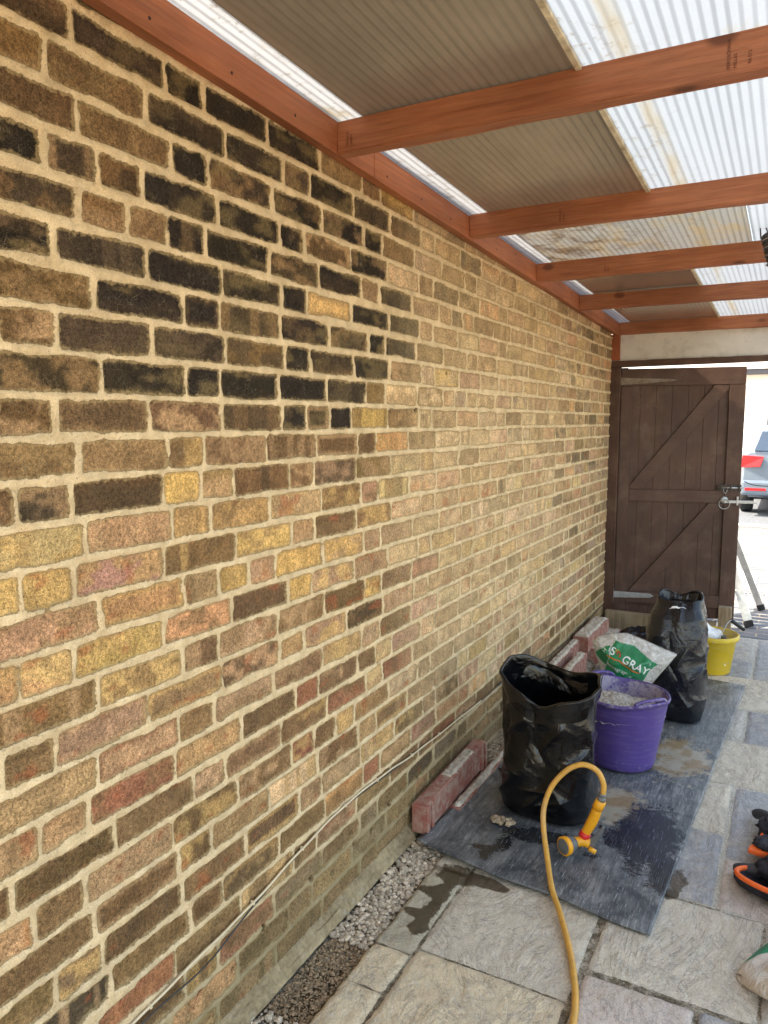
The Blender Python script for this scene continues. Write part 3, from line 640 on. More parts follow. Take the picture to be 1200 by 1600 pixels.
for x in (.675, .735, .79): boxo('keeper', (x-.006, x+.006, -.020, -.0045, 1.008, 1.040), M_iron, bolt, .002)
tubeo('handle', spline([(.69, -.014, 1.022), (.692, -.022, 1.0), (.70, -.024, .985), (.708, -.022, .992), (.715, -.018, 1.012)], 5), .002, M_galv, bolt, 8)
lt = boxo('latch', (.70, .885, -.016, -.008, .918, .938), M_galv, G, .002)
lathe('rose', [(0, 0), (.026, 0), (.026, .004), (.018, .009), (0, .009)], M_galv, lt, ns=24).matrix_local = Matrix.Translation((.70, -.001, .938)) @ Matrix.Rotation(pi/2, 4, 'X')
tubeo('ring', [(.70+.034*sin(a), -.019-.003*cos(a), .912+.034*cos(a)) for a in np.linspace(0, 2*pi, 33)], .0032, M_galv, lt, 8)
boxo('keeper', (.775, .788, -.022, -.001, .905, .965), M_galv, lt, .002)
boxo('catch', (.865, .905, -.013, -.003, .920, .928), M_galv, lt, .002)

# ------------------------------------------------------------------ plastic sacks
def plastic(name, col, rough, dust, dustcol=(.16, .17, .20), bumpd=.004):
    k = NM(name); n1 = k.noise(14, 5, .6, None, 1.5); n2 = k.noise(55, 4, .6, None, .8)
    rid = k.math('ABSOLUTE', k.math('SUBTRACT', n1, .5)); rid2 = k.math('ABSOLUTE', k.math('SUBTRACT', n2, .5))
    h = k.math('ADD', k.mr(rid, 0., .22, 1., 0.), k.math('MULTIPLY', k.mr(rid2, 0., .3, 1., 0.), .10))
    dm = k.math('MULTIPLY', k.mr(k.noise(11, 6, .75), .42, .68), dust)
    c = k.mix(dm, col, dustcol)
    return k.fin(c, k.mr(dm, 0., .5, rough, .6), k.bump(h, bumpd, .55), spec=.5)
M_black = plastic('glossy black polythene', (.0025, .0025, .003), .12, .05, (.05, .05, .06), .0016)
M_black2 = plastic('dusty black polythene', (.0035, .004, .007), .19, .16, (.05, .058, .075), .0026)

CRE = [(radians(a), b, radians(c), d, w_, m_) for a, b, c, d, w_, m_ in (
    (215, .30, 262, .42, .013, .012), (300, .40, 268, .27, .011, .014), (255, .33, 283, .21, .012, -.012), (205, .22, 250, .17, .012, .010), (290, .22, 335, .31, .011, .012),
    (262, .47, 262, .36, .016, -.016), (310, .12, 262, .07, .010, .008), (225, .40, 215, .22, .014, -.010), (275, .18, 310, .05, .013, .009), (325, .43, 345, .20, .013, .012), (240, .12, 285, .14, .010, .007), (30, .4, 80, .2, .015, .012), (120, .35, 170, .15, .015, .012))]
def ridged(x, y, sd): return 1-np.abs(2*vn(x, y, sd)-1)
def sack(name, m, cen, rows, rim, depth, inner, amp, seed, ns=180, nexp=2.7, rot=0.):
    # rows: (t, cx, cy, hx, hy) control rows between base and rim, rim(theta) -> height
    th = np.linspace(0, 2*pi, ns, endpoint=False); t = np.linspace(0, 1, 150)
    R_ = np.array(rows); I = lambda j, tt: np.interp(tt, R_[:, 0], R_[:, j])
    Th, T_ = np.meshgrid(th, t); c, s_ = np.cos(Th), np.sin(Th)
    rad = (np.abs(c)**nexp+np.abs(s_)**nexp)**(-1/nexp)
    zr = rim(Th)
    def disp(Th_, z):
        u1 = Th_*.16
        p = np.cos(Th_)*.17; q = np.sin(Th_)*.14
        a = fbm(p*7+z*2.1+seed, q*7-z*4+seed*.3, seed, 2)-.5
        b = ridged(p*7-z*5+seed, q*7+z*7, seed+3)**4
        d = ridged(p*24+z*22, q*24-z*16+seed, seed+4)**4
        g = ridged(p*14+z*2+seed*2, q*14+z*3, seed+6)**5*sst(.25, .6, z)
        cr = 0
        for (ta, za, tb, zb, wd, am) in CRE:
            # ridge along a line in (angle, height)
            px_ = np.angle(np.exp(1j*(Th_-ta)))*.16; pz_ = z-za; ex = np.angle(np.exp(1j*(tb-ta)))*.16; ez = zb-za; L2 = ex*ex+ez*ez
            q_ = np.clip((px_*ex+pz_*ez)/L2, 0, 1); dd = np.hypot(px_-q_*ex, pz_-q_*ez); cr = cr+am*np.exp(-dd/wd)*np.sin(pi*np.clip(q_, .06, .94))
        return amp*(2.2*a+.75*b-.3+.10*d+.45*g)+cr
    tt = T_; Z = .012+tt*(zr-.012)
    tuck = 1-.12*np.exp(-(Z/.012)**2)
    wv = disp(Th, Z)*sst(0, .04, Z)
    X = I(1, tt)+(I(3, tt)*rad*tuck+wv)*c; Y = I(2, tt)+(I(4, tt)*rad*tuck+wv)*s_
    rowsX, rowsY, rowsZ = [X], [Y], [Z]
    # cuff: roll inwards and down
    Xr, Yr, Zr = X[-1], Y[-1], Z[-1]; cx, cy = R_[-1, 1], R_[-1, 2]
    dxn, dyn = Xr-cx, Yr-cy; L_ = np.sqrt(dxn**2+dyn**2); nx, ny = dxn/L_, dyn/L_
    for a in np.linspace(.5, pi, 5):
        rowsX.append((Xr-nx*.006*(1-cos(a)))[None]); rowsY.append((Yr-ny*.006*(1-cos(a)))[None]); rowsZ.append((Zr+.004*sin(a))[None])
    for q in np.linspace(.06, 1, 22):
        f = 1-.10*q; w_ = disp(th+1.3, Zr-q*depth)*.35*sst(0, .2, q)
        rowsX.append((cx+(Xr-nx*.012-cx)*f+w_*nx)[None]); rowsY.append((cy+(Yr-ny*.012-cy)*f+w_*ny)[None]); rowsZ.append((Zr*(1-q)+(inner+.012*(vn(th*3, th*0, seed)-.5))*q)[None])
    for f in (.6, .3, .02):
        rowsX.append((cx+(rowsX[-1]-cx)*f)); rowsY.append((cy+(rowsY[-1]-cy)*f)); rowsZ.append(rowsZ[-1]*0+inner+.01*(vn(th*2, th*0+f*9, seed)-.5))
    X = np.vstack(rowsX); Y = np.vstack(rowsY); Z = np.vstack(rowsZ)
    cr, sr = cos(rot), sin(rot)
    V = np.stack([(X*cr-Y*sr).ravel()+cen[0], (X*sr+Y*cr).ravel()+cen[1], Z.ravel()+cen[2]], -1)
    return link(name, npmesh(name, V, gridF(ns, len(X), wrap=True), True), m)
def ang(th, a, w): d = np.angle(np.exp(1j*(th-a))); return np.exp(-(d/w)**2)
# front sack: mouth pulled up at the back left and the right, sagging in a V at the front
def rim1(th): return .484+.074*ang(th, radians(150), 1.0)+.030*ang(th, radians(205), .5)+.050*ang(th, radians(20), .75)-.036*ang(th, radians(272), .38)+.002*np.sin(th*9)
b1 = sack('rubble_sack', M_black, (.405, 2.69, .008), ((0, 0, 0, .172, .130), (.12, -.002, 0, .180, .140), (.4, 0, 0, .168, .135), (.7, .0, 0, .158, .125), (.84, -.006, 0, .163, .125), (.93, -.006, 0, .176, .132), (1, -.006, .004, .180, .136)), rim1, .3, .20, .014, 5)
tag(b1, 'glossy black plastic rubble sack with a wide open mouth, nearest the hose gun', 'sack')
bm = bmesh.new(); prism(bm, [(.262, .012), (.196, .118), (.215, .125), (.275, .115)], 2.70, 2.703, 'y'); bmobj('corner_flap', bm, M_black, b1)
def rim2(th): return .606+.030*ang(th, radians(50), .5)+.022*ang(th, radians(140), .45)-.016*ang(th, radians(270), .9)+.003*np.sin(th*6)
b2 = sack('rubble_sack', M_black2, (.705, 3.885, .008), ((0, .010, 0, .118, .115), (.1, .008, 0, .128, .128), (.45, 0, 0, .132, .134), (.72, -.010, 0, .137, .128), (.86, .0, 0, .128, .110), (.94, .006, 0, .106, .085), (1, .008, .004, .104, .066)), rim2, .05, .586, .015, 9)
tag(b2, 'tall dusty black plastic sack standing between the printed clear bag and the yellow bucket', 'sack')
V = []; uu = np.linspace(0, 1, 26); U_, V_ = np.meshgrid(uu, uu)
z_ = .600+.018*fbm(U_*5, V_*5, 7, 2)-.05*((U_-.5)**2+(V_-.5)**2)
sc = link('paper_scrap', npmesh('paper_scrap', np.stack([.655+.115*U_.ravel()*1.0, 3.815+.05*V_.ravel()-.01*np.sin(U_.ravel()*5), z_.ravel()-.02], -1), gridF(26, 26)), simple('white paper', (.8, .8, .78), .7, .08))
tag(sc, 'small white scrap showing in the mouth of the tall black sack', 'scrap')
# loose black polythene behind, by the sill
uu = np.linspace(0, 1, 60); U_, V_ = np.meshgrid(uu, uu); u_, v_ = U_.ravel(), V_.ravel()
z_ = .045+.055*ridged(u_*5, v_*5, 3)+.03*fbm(u_*11, v_*9, 5)-.09*sst(.28, .5, np.sqrt((u_-.5)**2+(v_-.5)**2))
bs = link('crumpled_polythene', npmesh('crumpled_polythene', np.stack([.15+.46*u_, 4.86+.40*v_, z_], -1), gridF(60, 60)), M_black2)
tag(bs, 'crumpled black polythene lying behind the clear bag at the gate sill', 'plastic sheet')

# ------------------------------------------------------------------ purple tub
def tubmat(name, col, dusty, dustcol, rough=.42):
    k = NM(name); dn = k.noise(16, 6, .78); df = k.noise(70, 5, .75); at = k.attr('dust')
    m_ = k.mr(k.math('ADD', k.math('MULTIPLY', dn, .6), k.math('MULTIPLY', df, .4)), k.math('SUBTRACT', .62, k.math('MULTIPLY', at, .24)), k.math('SUBTRACT', .74, k.math('MULTIPLY', at, .2)))
    c = k.scale(col, k.mr(k.noise(5, 3), .3, .7, .88, 1.1)); hz = k.noise(9, 5, .7, k.mp((1, 1, 8)))
    c = k.mix(k.math('MULTIPLY', k.mr(hz, .45, .7), dusty), c, dustcol)
    c = k.mix(k.math('MULTIPLY', m_, .8), c, dustcol)
    return k.fin(c, k.mr(m_, 0., 1., rough, .85), k.bump(k.math('ADD', df, hz), .0008), spec=.45)
M_tub = tubmat('purple flexible plastic', (.080, .048, .225), .10, (.42, .38, .44), .42)
M_yel = tubmat('yellow plastic', (.62, .44, .012), .35, (.50, .42, .26), .4)
tub = thing('flexible_tub', 'purple flexible tub with side handles, half full of grey dust, beside the open black sack', 'tub', (.57, 3.23, .018))
HA = (radians(-42), radians(138))
def lift(a): return sum(np.exp(-((np.angle(np.exp(1j*(a-h)))/.50)**4)) for h in HA)
prof = [(.0, .0), (.126, .0), (.134, .006), (.140, .03), (.158, .14), (.172, .225), (.178, .262), (.182, .287), (.188, .292), (.191, .299), (.189, .306), (.183, .307), (.179, .300), (.172, .24), (.166, .20), (.150, .10), (.10, .095), (0, .095)]
ns = 128; th = np.linspace(0, 2*pi, ns, endpoint=False)
P_ = [];
for i, (a, b) in enumerate(zip(prof, prof[1:])):
    n_ = 6 if abs(a[1]-b[1]) > .03 else 2
    for q in range(n_): P_.append((a[0]+(b[0]-a[0])*q/n_, a[1]+(b[1]-a[1])*q/n_, i))
P_.append((*prof[-1], 17))
V = []; dA = []
for r, z, i in P_:
    up = .014*lift(th)*sst(.2, .3, z); fl = 1+.012*np.cos(2*(th-HA[0]))*z/.3
    V.append(np.stack([r*np.cos(th)*fl, r*np.sin(th)*fl, z+up+.0015*np.sin(th*3)], -1)); dA.append(np.full(ns, 1. if i >= 12 else (.55 if i in (8, 9, 10, 11) else .12)+.25*(z < .05)))
link('tub_body', npmesh('tub_body', np.vstack(V), gridF(ns, len(P_), wrap=True), True, dict(dust=np.concatenate(dA))), M_tub, tub)
for h in HA:
    aa = np.linspace(-.42, .42, 25); pth = []
    for a in aa:
        q = 1-(abs(a)/.42)**3.2; pth.append((.187*cos(h+a), .187*sin(h+a), .305+.008+.020*max(q, 0)**.7))
    o = tubeo('handle', pth, .0075, M_tub, tub, 10); o.data.attributes.new('dust', 'FLOAT', 'POINT').data.foreach_set('value', np.full(len(o.data.vertices), .5, np.float32))
rr = np.linspace(0, 1, 40); R_, T_ = np.meshgrid(rr, th, indexing='ij'); r_ = R_*.1735; x_, y_ = r_*np.cos(T_), r_*np.sin(T_)
z_ = .235+.035*(fbm(x_*14+5, y_*14, 31, 3)-.35)+.03*np.exp(-(((x_+.05)/.08)**2+((y_-.06)/.07)**2))+.010*ridged(x_*60, y_*60, 33)-.02*R_**6
k = NM('grey rubble dust'); n = k.noise(60, 6, .75); c = k.mix(k.mr(n, .35, .65), (.30, .26, .21), (.60, .56, .50)); M_dust = k.fin(k.mix(k.mr(k.noise(160, 3), .6, .7), c, (.2, .16, .12)), .95, k.bump(n, .005), spec=.1)
fl_ = link('rubble', npmesh('rubble', np.stack([.57+x_.ravel(), 3.23+y_.ravel(), .018+z_.ravel()], -1), gridF(ns, 40, wrap=True), True), M_dust)
tag(fl_, 'heap of pale grey dust and mortar crumbs inside the purple tub', 'rubble')

# ------------------------------------------------------------------ yellow bucket
bk = thing('bucket', 'dirty yellow plastic builders bucket behind the tall black sack', 'bucket', (.79, 4.745, .002))
prof = [(0, 0), (.104, 0), (.110, .006), (.136, .20), (.140, .203), (.149, .203), (.151, .208), (.151, .226), (.147, .232), (.141, .232), (.137, .225), (.110, .05), (0, .05)]
V = []; dA = []
for i, (r, z) in enumerate(prof): V.append(np.stack([r*np.cos(th), r*np.sin(th), th*0+z], -1)); dA.append(np.full(ns, .9 if i > 9 else .2))
link('bucket_body', npmesh('bucket_body', np.vstack(V), gridF(ns, len(prof), wrap=True), True, dict(dust=np.concatenate(dA))), M_yel, bk)
tubeo('bail', spline([(.02, -.151, .205), (.06, -.12, .26), (.085, .0, .30), (.10, .14, .285), (.06, .17, .24), (.0, .151, .21)], 8), .0022, M_galv, bk, 8)
tubeo('grip', [(.095, .10, .292), (.13, .125, .262), (.165, .15, .232)], .011, simple('black grip', (.02, .02, .022), .5), bk, 12)
uu = np.linspace(0, 1, 50); U_, V_ = np.meshgrid(uu, uu); u_, v_ = U_.ravel(), V_.ravel(); d_ = np.sqrt((u_-.45)**2+(v_-.5)**2)
z_ = .215+.07*np.exp(-((u_-.22)/.2)**2)+.03*ridged(u_*4, v_*4, 8)-.16*sst(.38, .52, d_)
ws = link('white_packaging', npmesh('white_packaging', np.stack([.675+.205*u_, 4.655+.18*v_, z_], -1), gridF(50, 50)), simple('white crumpled bag', (.78, .78, .77), .6, .06, 20, .002))
tag(ws, 'crumpled white packaging sticking out of the yellow bucket', 'packaging')
sc = merge('offcut', [], None) if False else None
bm = bmesh.new(); box(bm, .846, .874, 4.66, 4.70, .195, .238); box(bm, .828, .866, 4.64, 4.665, .215, .224); box(bm, .868, .915, 4.66, 4.668, .222, .229, Matrix.Rotation(0, 4, 'Z'))
o = bmobj('scrap_fitting', bm, simple('grey plastic offcut', (.10, .09, .08), .6), None, bevel=.004); tag(o, 'small dark offcuts lying on the white packaging in the yellow bucket', 'offcut')

# ------------------------------------------------------------------ clear bag with green print
def poly_dist(px, pz, poly):
    P = np.array(poly); n = len(P); d = np.full(px.shape, 9.); ins = np.zeros(px.shape, bool)
    for i in range(n):
        a, b = P[i], P[(i+1) % n]; ab = b-a; t = np.clip(((px-a[0])*ab[0]+(pz-a[1])*ab[1])/(ab@ab), 0, 1)
        d = np.minimum(d, np.hypot(px-a[0]-t*ab[0], pz-a[1]-t*ab[1]))
        c = ((a[1] > pz) != (b[1] > pz)) & (px < (b[0]-a[0])*(pz-a[1])/(b[1]-a[1]+1e-12)+a[0]); ins ^= c
    return np.where(ins, d, -d)
OUT = [(.358, .433), (.387, .462), (.45, .484), (.519, .494), (.606, .468), (.69, .440), (.742, .424), (.716, .383), (.680, .33), (.64, .27), (.61, .20), (.585, .10), (.575, .02), (.44, .02), (.425, .12), (.418, .22), (.398, .31), (.372, .38)]
BY = 3.56
def fronty(x, z, off=0):
    d = np.maximum(poly_dist(x, z, OUT), 0)
    return BY-.075*np.sqrt(np.clip(d/.10, 0, 1))*(1.15-.3*sst(.3, .5, z))-.012*(ridged(x*9+z*4, z*11-x*5, 71)-.4)*sst(0, .02, d)-.006*(ridged(x*24+z*9, z*20, 72)-.4)*sst(0, .02, d)-off
gx = np.linspace(.35, .75, 150); gz = np.linspace(.018, .50, 180); GX, GZ = np.meshgrid(gx, gz); D_ = poly_dist(GX.ravel(), GZ.ravel(), OUT)
# pull the outer ring of vertices onto the outline
fx, fz = GX.ravel(), GZ.ravel(); yf = fronty(fx, fz)
F = gridF(150, 180); keep = (D_[F] > -.001).all(1); F = F[keep]
yb = BY+.05*np.sqrt(np.clip(np.maximum(D_, 0)/.10, 0, 1)); V = np.vstack([np.stack([fx, yf, fz], -1), np.stack([fx, yb+.001, fz], -1)])
k = NM('cloudy clear polythene'); n1 = k.noise(18, 5, .65, None, 1.5); rid = k.math('ABSOLUTE', k.math('SUBTRACT', n1, .5))
c = k.mix(k.mr(k.noise(13, 5, .7), .4, .65), (.62, .61, .57), (.40, .38, .34)); c = k.mix(k.mr(rid, 0., .03, .7, 0.), c, (.85, .85, .84))
M_bag = k.fin(c, .22, k.bump(k.mr(rid, 0., .12, 1., 0.), .004, .6), spec=.6); k.b.inputs['Alpha'].default_value = .93
cb = link('aggregate_bag', npmesh('aggregate_bag', V, np.vstack([F, F[:, ::-1]+len(fx)]), True), M_bag)
tag(cb, 'cloudy clear plastic bag with green GRAY print slumped behind the purple tub', 'bag')
M_green = simple('green print', (.012, .20, .075), .3, .18, 25, .001, spec=.6, dirt=(.10, .32, .2), dirtamt=.35)
def bagprint(name, me, m, off):
    n = len(me.vertices); a = np.empty(n*3, np.float32); me.vertices.foreach_get('co', a); a = a.reshape(-1, 3)
    a[:, 1] = fronty(a[:, 0].astype(float), a[:, 2].astype(float), off); me.vertices.foreach_set('co', a.ravel()); me.update(); return link(name, me, m, cb)
for poly in ([(.473, .462), (.505, .455), (.558, .448), (.60, .42), (.668, .380), (.645, .36), (.632, .345), (.615, .31), (.592, .268), (.56, .272), (.528, .283), (.525, .302), (.475, .303), (.430, .317), (.440, .345), (.457, .391), (.452, .42)], [(.377, .388), (.40, .408), (.430, .430), (.452, .438), (.450, .41), (.453, .39), (.437, .345), (.411, .356), (.39, .372)]):
    px = np.array(poly); xs_ = np.linspace(px[:, 0].min(), px[:, 0].max(), 90); zs_ = np.linspace(px[:, 1].min(), px[:, 1].max(), 70); A, Bz = np.meshgrid(xs_, zs_)
    dd = poly_dist(A.ravel(), Bz.ravel(), poly); F = gridF(90, 70); F = F[(dd[F] > -.0012).all(1)]
    bagprint('green_print', npmesh('green_print', np.stack([A.ravel(), A.ravel()*0, Bz.ravel()], -1), F), M_green, .0012)
M_white = simple('white print', (.75, .78, .76), .4, .08); M_or = simple('orange print', (.75, .16, .03), .4, .08)
def bagtext(s_, size, x, z, rot, m=M_white, bold=0):
    me = textmesh(s_, size); bm = bmesh.new(); bm.from_mesh(me)
    bmesh.ops.subdivide_edges(bm, edges=bm.edges, cuts=1); bm.to_mesh(me); bm.free()
    me.transform(Matrix.Translation((x, 0, z)) @ Matrix.Rotation(-rot, 4, 'Y').inverted() @ Matrix.Rotation(pi/2, 4, 'X')); bagprint('lettering', me, m, .0026)
r_ = radians(25)
for o_ in (0, .0009, .0018): bagtext('GRAY', .048, .508+o_, .378+o_, r_)
for o_ in (0, .0012): bagtext('S', .050, .452+o_, .404, r_*.7)
bagtext('H', .026, .432, .402, radians(-60)); bagtext('H', .020, .446, .415, radians(15)); bagtext('llowsgray', .025, .440, .349, r_*.75); bagtext('.co', .013, .525, .331, radians(40)); bagtext('uk', .017, .541, .313, r_); bagtext('3', .018, .628, .374, radians(20))
def bagline(pts, w_, m):
    p = spline([(x, 0, z) for x, z in pts], 10); V = []
    for i, q in enumerate(p):
        t = (p[min(i+1, len(p)-1)]-p[max(0, i-1)]).normalized(); nn = Vector((-t.z, 0, t.x))*w_/2; V += [q+nn, q-nn]
    n = len(p); bagprint('printed_line', npmesh('printed_line', [tuple(v) for v in V], np.array([(2*i, 2*i+1, 2*i+3, 2*i+2) for i in range(n-1)])), m, .0030)
bagline([(.442, .396), (.475, .383), (.505, .378), (.535, .356), (.592, .332)], .0045, M_or)
bagline([(.487, .404), (.492, .417), (.500, .412), (.502, .400), (.497, .396)], .005, simple('dark red print', (.45, .05, .02), .4)); bagline([(.478, .413), (.488, .424), (.495, .424)], .003, simple('yellow print', (.7, .45, .03), .4))

# ------------------------------------------------------------------ red painted concrete pieces
k = NM('red painted concrete'); n = k.noise(18, 5, .7); c = k.mix(k.mr(n, .4, .62), (.32, .115, .085), (.38, .20, .15)); Xs = k.sep(); gz_ = k.sep(k.n('ShaderNodeNewGeometry').outputs['Normal'])[2]
c = k.mix(k.mr(k.noise(30, 5, .75), .46, .62, 0., .75), c, (.44, .33, .26))
M_red = k.fin(c, .8, k.bump(k.noise(90, 4, .7), .0015), spec=.25)
M_mor = simple('old mortar', (.52, .45, .36), .95, .25, 40, .003)
kp = thing('concrete_kerb', 'red painted kerb piece with end ribs standing on edge against the wall, nearest one', 'kerb piece', (.0455, 2.592, .074))
kp.rotation_euler = (radians(1.4), 0, 0)
boxo('kerb_body', (-.028, .028, -.30, .30, -.056, .052), M_red, kp, .006)
for a in (-.298, .236): boxo('end_rib', (.0255, .037, a, a+.020, -.055, .051), M_red, kp, .004); boxo('end_rib', (.0255, .037, a+.042, a+.058, -.055, .051), M_red, kp, .004)
def crust(nm, x0, x1, y0, y1, z, seed, par, hh=.014):
    a = np.linspace(0, 1, 22); b = np.linspace(0, 1, 70); A, Bq = np.meshgrid(a, b); A, Bq = A.ravel(), Bq.ravel()
    e = np.minimum(np.minimum(A, 1-A)*(x1-x0), np.minimum(Bq, 1-Bq)*(y1-y0)); x_ = x0+A*(x1-x0)+.006*(vn(Bq*20, A*3, seed+2)-.5); y_ = y0+Bq*(y1-y0)
    zz = z-.004+(hh*(.45+.9*(fbm(x_*70, y_*70, seed, 3)-.3)))*sst(0, .012, e)
    return link(nm, npmesh(nm, np.stack([x_, y_, zz], -1), gridF(22, 70)), M_mor, par)
crust('mortar_crust', -.026, .026, -.06, .19, .053, 3, kp)
for lb, (x0, x1, y0, y1, z0, z1), rz in (('low red kerb strip topped with grit, lying between the standing red kerb and the rubber sheet', (.078, .118, 2.50, 3.34, -.01, .022), 0),
        ('broken red kerb piece with a mortar topped edge, against the wall behind the open black sack', (.014, .066, 3.95, 4.58, -.02, .137), 0),
        ('broken red kerb piece with mortar on top, the one standing out from the wall beside the clear bag', (.098, .150, 3.86, 4.36, -.02, .12), .0),
        ('thick red kerb piece lying highest on the pile of rubble by the gate', (.028, .125, 4.52, 5.06, .075, .165), -.02),
        ('red kerb piece under the highest one, its end showing to the right near the gate', (.070, .205, 4.60, 5.15, -.02, .072), .03),
        ('small red kerb end in the corner behind the black sack on the pale grit', (.006, .05, 3.30, 3.50, .0, .07), 0)):
    cx, cy = (x0+x1)/2, (y0+y1)/2
    t = thing('concrete_kerb', lb, 'kerb piece', (cx, cy, 0), rz)
    bm = bmesh.new(); box(bm, x0-cx, x1-cx, y0-cy, y1-cy, z0, z1)
    bmesh.ops.subdivide_edges(bm, edges=[e for e in bm.edges if e.calc_length() > .2], cuts=14)
    for v_ in bm.verts: v_.co += Vector((random.uniform(-.003, .003), random.uniform(-.006, .006), random.uniform(-.003, .003)))
    bmobj('kerb_body', bm, M_red, t, bevel=.003); crust('mortar_crust', x0-cx+.003, x1-cx-.003, y0-cy+.01, y1-cy-.02, z1+.002, 5+int(cy*9), t, .02)

# ------------------------------------------------------------------ cables on the wall
M_wc = simple('cream cable', (.66, .56, .38), .45, .08); M_bc = simple('old black cable', (.05, .045, .04), .6)
pts = [(.011, .40, .19), (.011, .70, .215), (.011, .998, .240), (.011, 1.2, .256), (.011, 1.40, .270), (.011, 1.62, .300), (.011, 1.832, .319), (.011, 2.08, .312), (.011, 2.311, .292), (.011, 2.65, .276), (.011, 2.991, .264)]
p = spline(pts, 10); p = [Vector((q.x, q.y, q.z+.0012*sin(i*.7))) for i, q in enumerate(p)]
wc = tubeo('white_cable', p, .0031, M_wc); tag(wc, 'cream cable clipped low along the brick wall, sloping across its foot', 'cable')
for q in (1.05, 1.40, 1.62, 1.85, 2.05, 2.31, 2.55, 2.78): 
    z_ = float(np.interp(q, [a[1] for a in pts], [a[2] for a in pts])); boxo('cable_clip', (.004, .0155, q-.003, q+.003, z_-.0055, z_+.005), M_wc, wc, .002)
pts2 = [(.009, .40, .165), (.009, .85, .200), (.010, 1.05, .222), (.013, 1.22, .222), (.012, 1.38, .258), (.010, 1.6, .286), (.010, 1.85, .307), (.010, 2.3, .281), (.009, 2.8, .262), (.010, 3.05, .262), (.012, 3.25, .262), (.010, 3.7, .21), (.009, 4.1, .165), (.009, 4.6, .15), (.009, 5.0, .15), (.009, 5.42, .165)]
bcb = tubeo('black_cable', spline([(a, b, c+(.008 if 1.5 < b < 2.9 else 0)) for a, b, c in pts2], 8), .0022, M_bc); tag(bcb, 'thin black cable running under the cream one and on to the gate', 'cable')
o = tubeo('cable_tail', spline([(.012, 3.20, .27), (.018, 3.29, .262), (.020, 3.31, .20), (.018, 3.31, .12), (.02, 3.30, .05)], 8), .0035, M_bc); tag(o, 'short dark cable dropping down the wall behind the open black sack', 'cable')

# ------------------------------------------------------------------ garden hose and spray gun
M_hose = simple('ochre hose', (.62, .33, .06), .42, .10, 30, .0004, dirt=(.45, .30, .14), dirtamt=.4)
M_yp = simple('yellow plastic gun', (.80, .36, .015), .38, .10, 30, .0004, dirt=(.5, .27, .06), dirtamt=.4); M_gp = simple('grey plastic gun', (.13, .135, .14), .5, .15, 30, .0005, dirt=(.25, .22, .17), dirtamt=.3); M_rp = simple('red plastic', (.65, .03, .03), .35, .08)
hp = [(.775, 1.20, .0095), (.762, 1.45, .0095), (.752, 1.71, .0100), (.700, 1.90, .0105), (.62, 2.08, .012), (.56, 2.19, .022), (.512, 2.30, .055), (.478, 2.37, .11), (.470, 2.40, .17), (.490, 2.42, .24), (.535, 2.435, .300), (.585, 2.445, .328), (.632, 2.45, .315), (.655, 2.45, .275), (.655, 2.45, .232)]
hose = tubeo('garden_hose', spline(hp, 12), .0092, M_hose, None, 16); tag(hose, 'ochre yellow garden hose running over the slabs and arching up to its spray gun', 'hose')
gun = thing('spray_gun', 'orange-yellow hose spray gun with grey head and trigger lying on the rubber sheet', 'spray gun', (.60, 2.45, .018))
def seg(nm, a, b, r0, r1, m, ns=20, par=gun, steps=None):
    a, b = Vector(a), Vector(b); L_ = (b-a).length; pr = steps or [(0, r0), (1, r1)]
    path = [a+(b-a)*min(max(t, 0), 1)+(b-a).normalized()*0 for t, r in pr]
    return tubeo(nm, path, [max(r, .0005) for t, r in pr], m, par, ns)
o0 = Vector((.60, 2.45, .018)); L3 = lambda x, y, z: Vector((x, y, z))-o0
seg('connector', L3(.654, 2.45, .240), L3(.650, 2.45, .214), 0, 0, M_gp, steps=[(0, .008), (.02, .0125), (.3, .0135), (.32, .0115), (.55, .0115), (.57, .014), (1, .014)])
seg('collar', L3(.650, 2.45, .214), L3(.637, 2.45, .180), 0, 0, M_yp, steps=[(0, .014), (.05, .0175), (.93, .0185), (.95, .016), (1, .016)])
hd = [(.637, .180), (.632, .160), (.622, .132), (.610, .104), (.600, .082)]
tubeo('grip_handle', spline([L3(x, 2.45, z) for x, z in hd], 6), list(np.interp(np.linspace(0, 1, 25), [0, .08, .5, 1], [.0150, .0168, .0178, .0150])), M_yp, gun, 20)
seg('ring', L3(.603, 2.448, .088), L3(.596, 2.446, .070), 0, 0, M_rp, steps=[(0, .0165), (.05, .0185), (.95, .0185), (1, .0165)])
tubeo('barrel', spline([L3(.618, 2.445, .052), L3(.600, 2.44, .058), L3(.580, 2.428, .058), L3(.562, 2.414, .056)], 5), [.006]+[.0165]*15, M_yp, gun, 20)
hA, hB = L3(.572, 2.420, .056), L3(.545, 2.376, .058)
seg('head', hA, hB, 0, 0, M_gp, 28, steps=[(0, .017), (.05, .0205), (.25, .026), (.62, .029), (.66, .0275)])
seg('head_ring', hA+(hB-hA)*.62, hB, 0, 0, M_yp, 28, steps=[(0, .0285), (.1, .0305), (.85, .0320), (.99, .0300), (1, .0265)])
d_ = (hB-hA).normalized(); seg('nozzle_face', hB-d_*.003, hB+d_*.0012, 0, 0, M_gp, 28, steps=[(0, .0262), (.8, .0258), (1, .022)])
bm = bmesh.new(); prism(bm, [(.008, .030), (.022, .056), (.040, .078), (.058, .106), (.064, .103), (.058, .082), (.042, .052), (.036, .028), (.022, .016), (.006, .016)], -.007, .007, 'y'); bmobj('trigger', bm, M_gp, gun, bevel=.003)
seg('valve_knob', L3(.616, 2.44, .038), L3(.640, 2.44, .030), .009, .008, M_yp)

# ------------------------------------------------------------------ sawn block by the gate
o = boxo('timber_block', (.773, .855, 5.40, 5.45, -.02, .242), M_raw, None, .005); tag(o, 'short upright offcut of sawn timber standing in front of the gate foot', 'block')

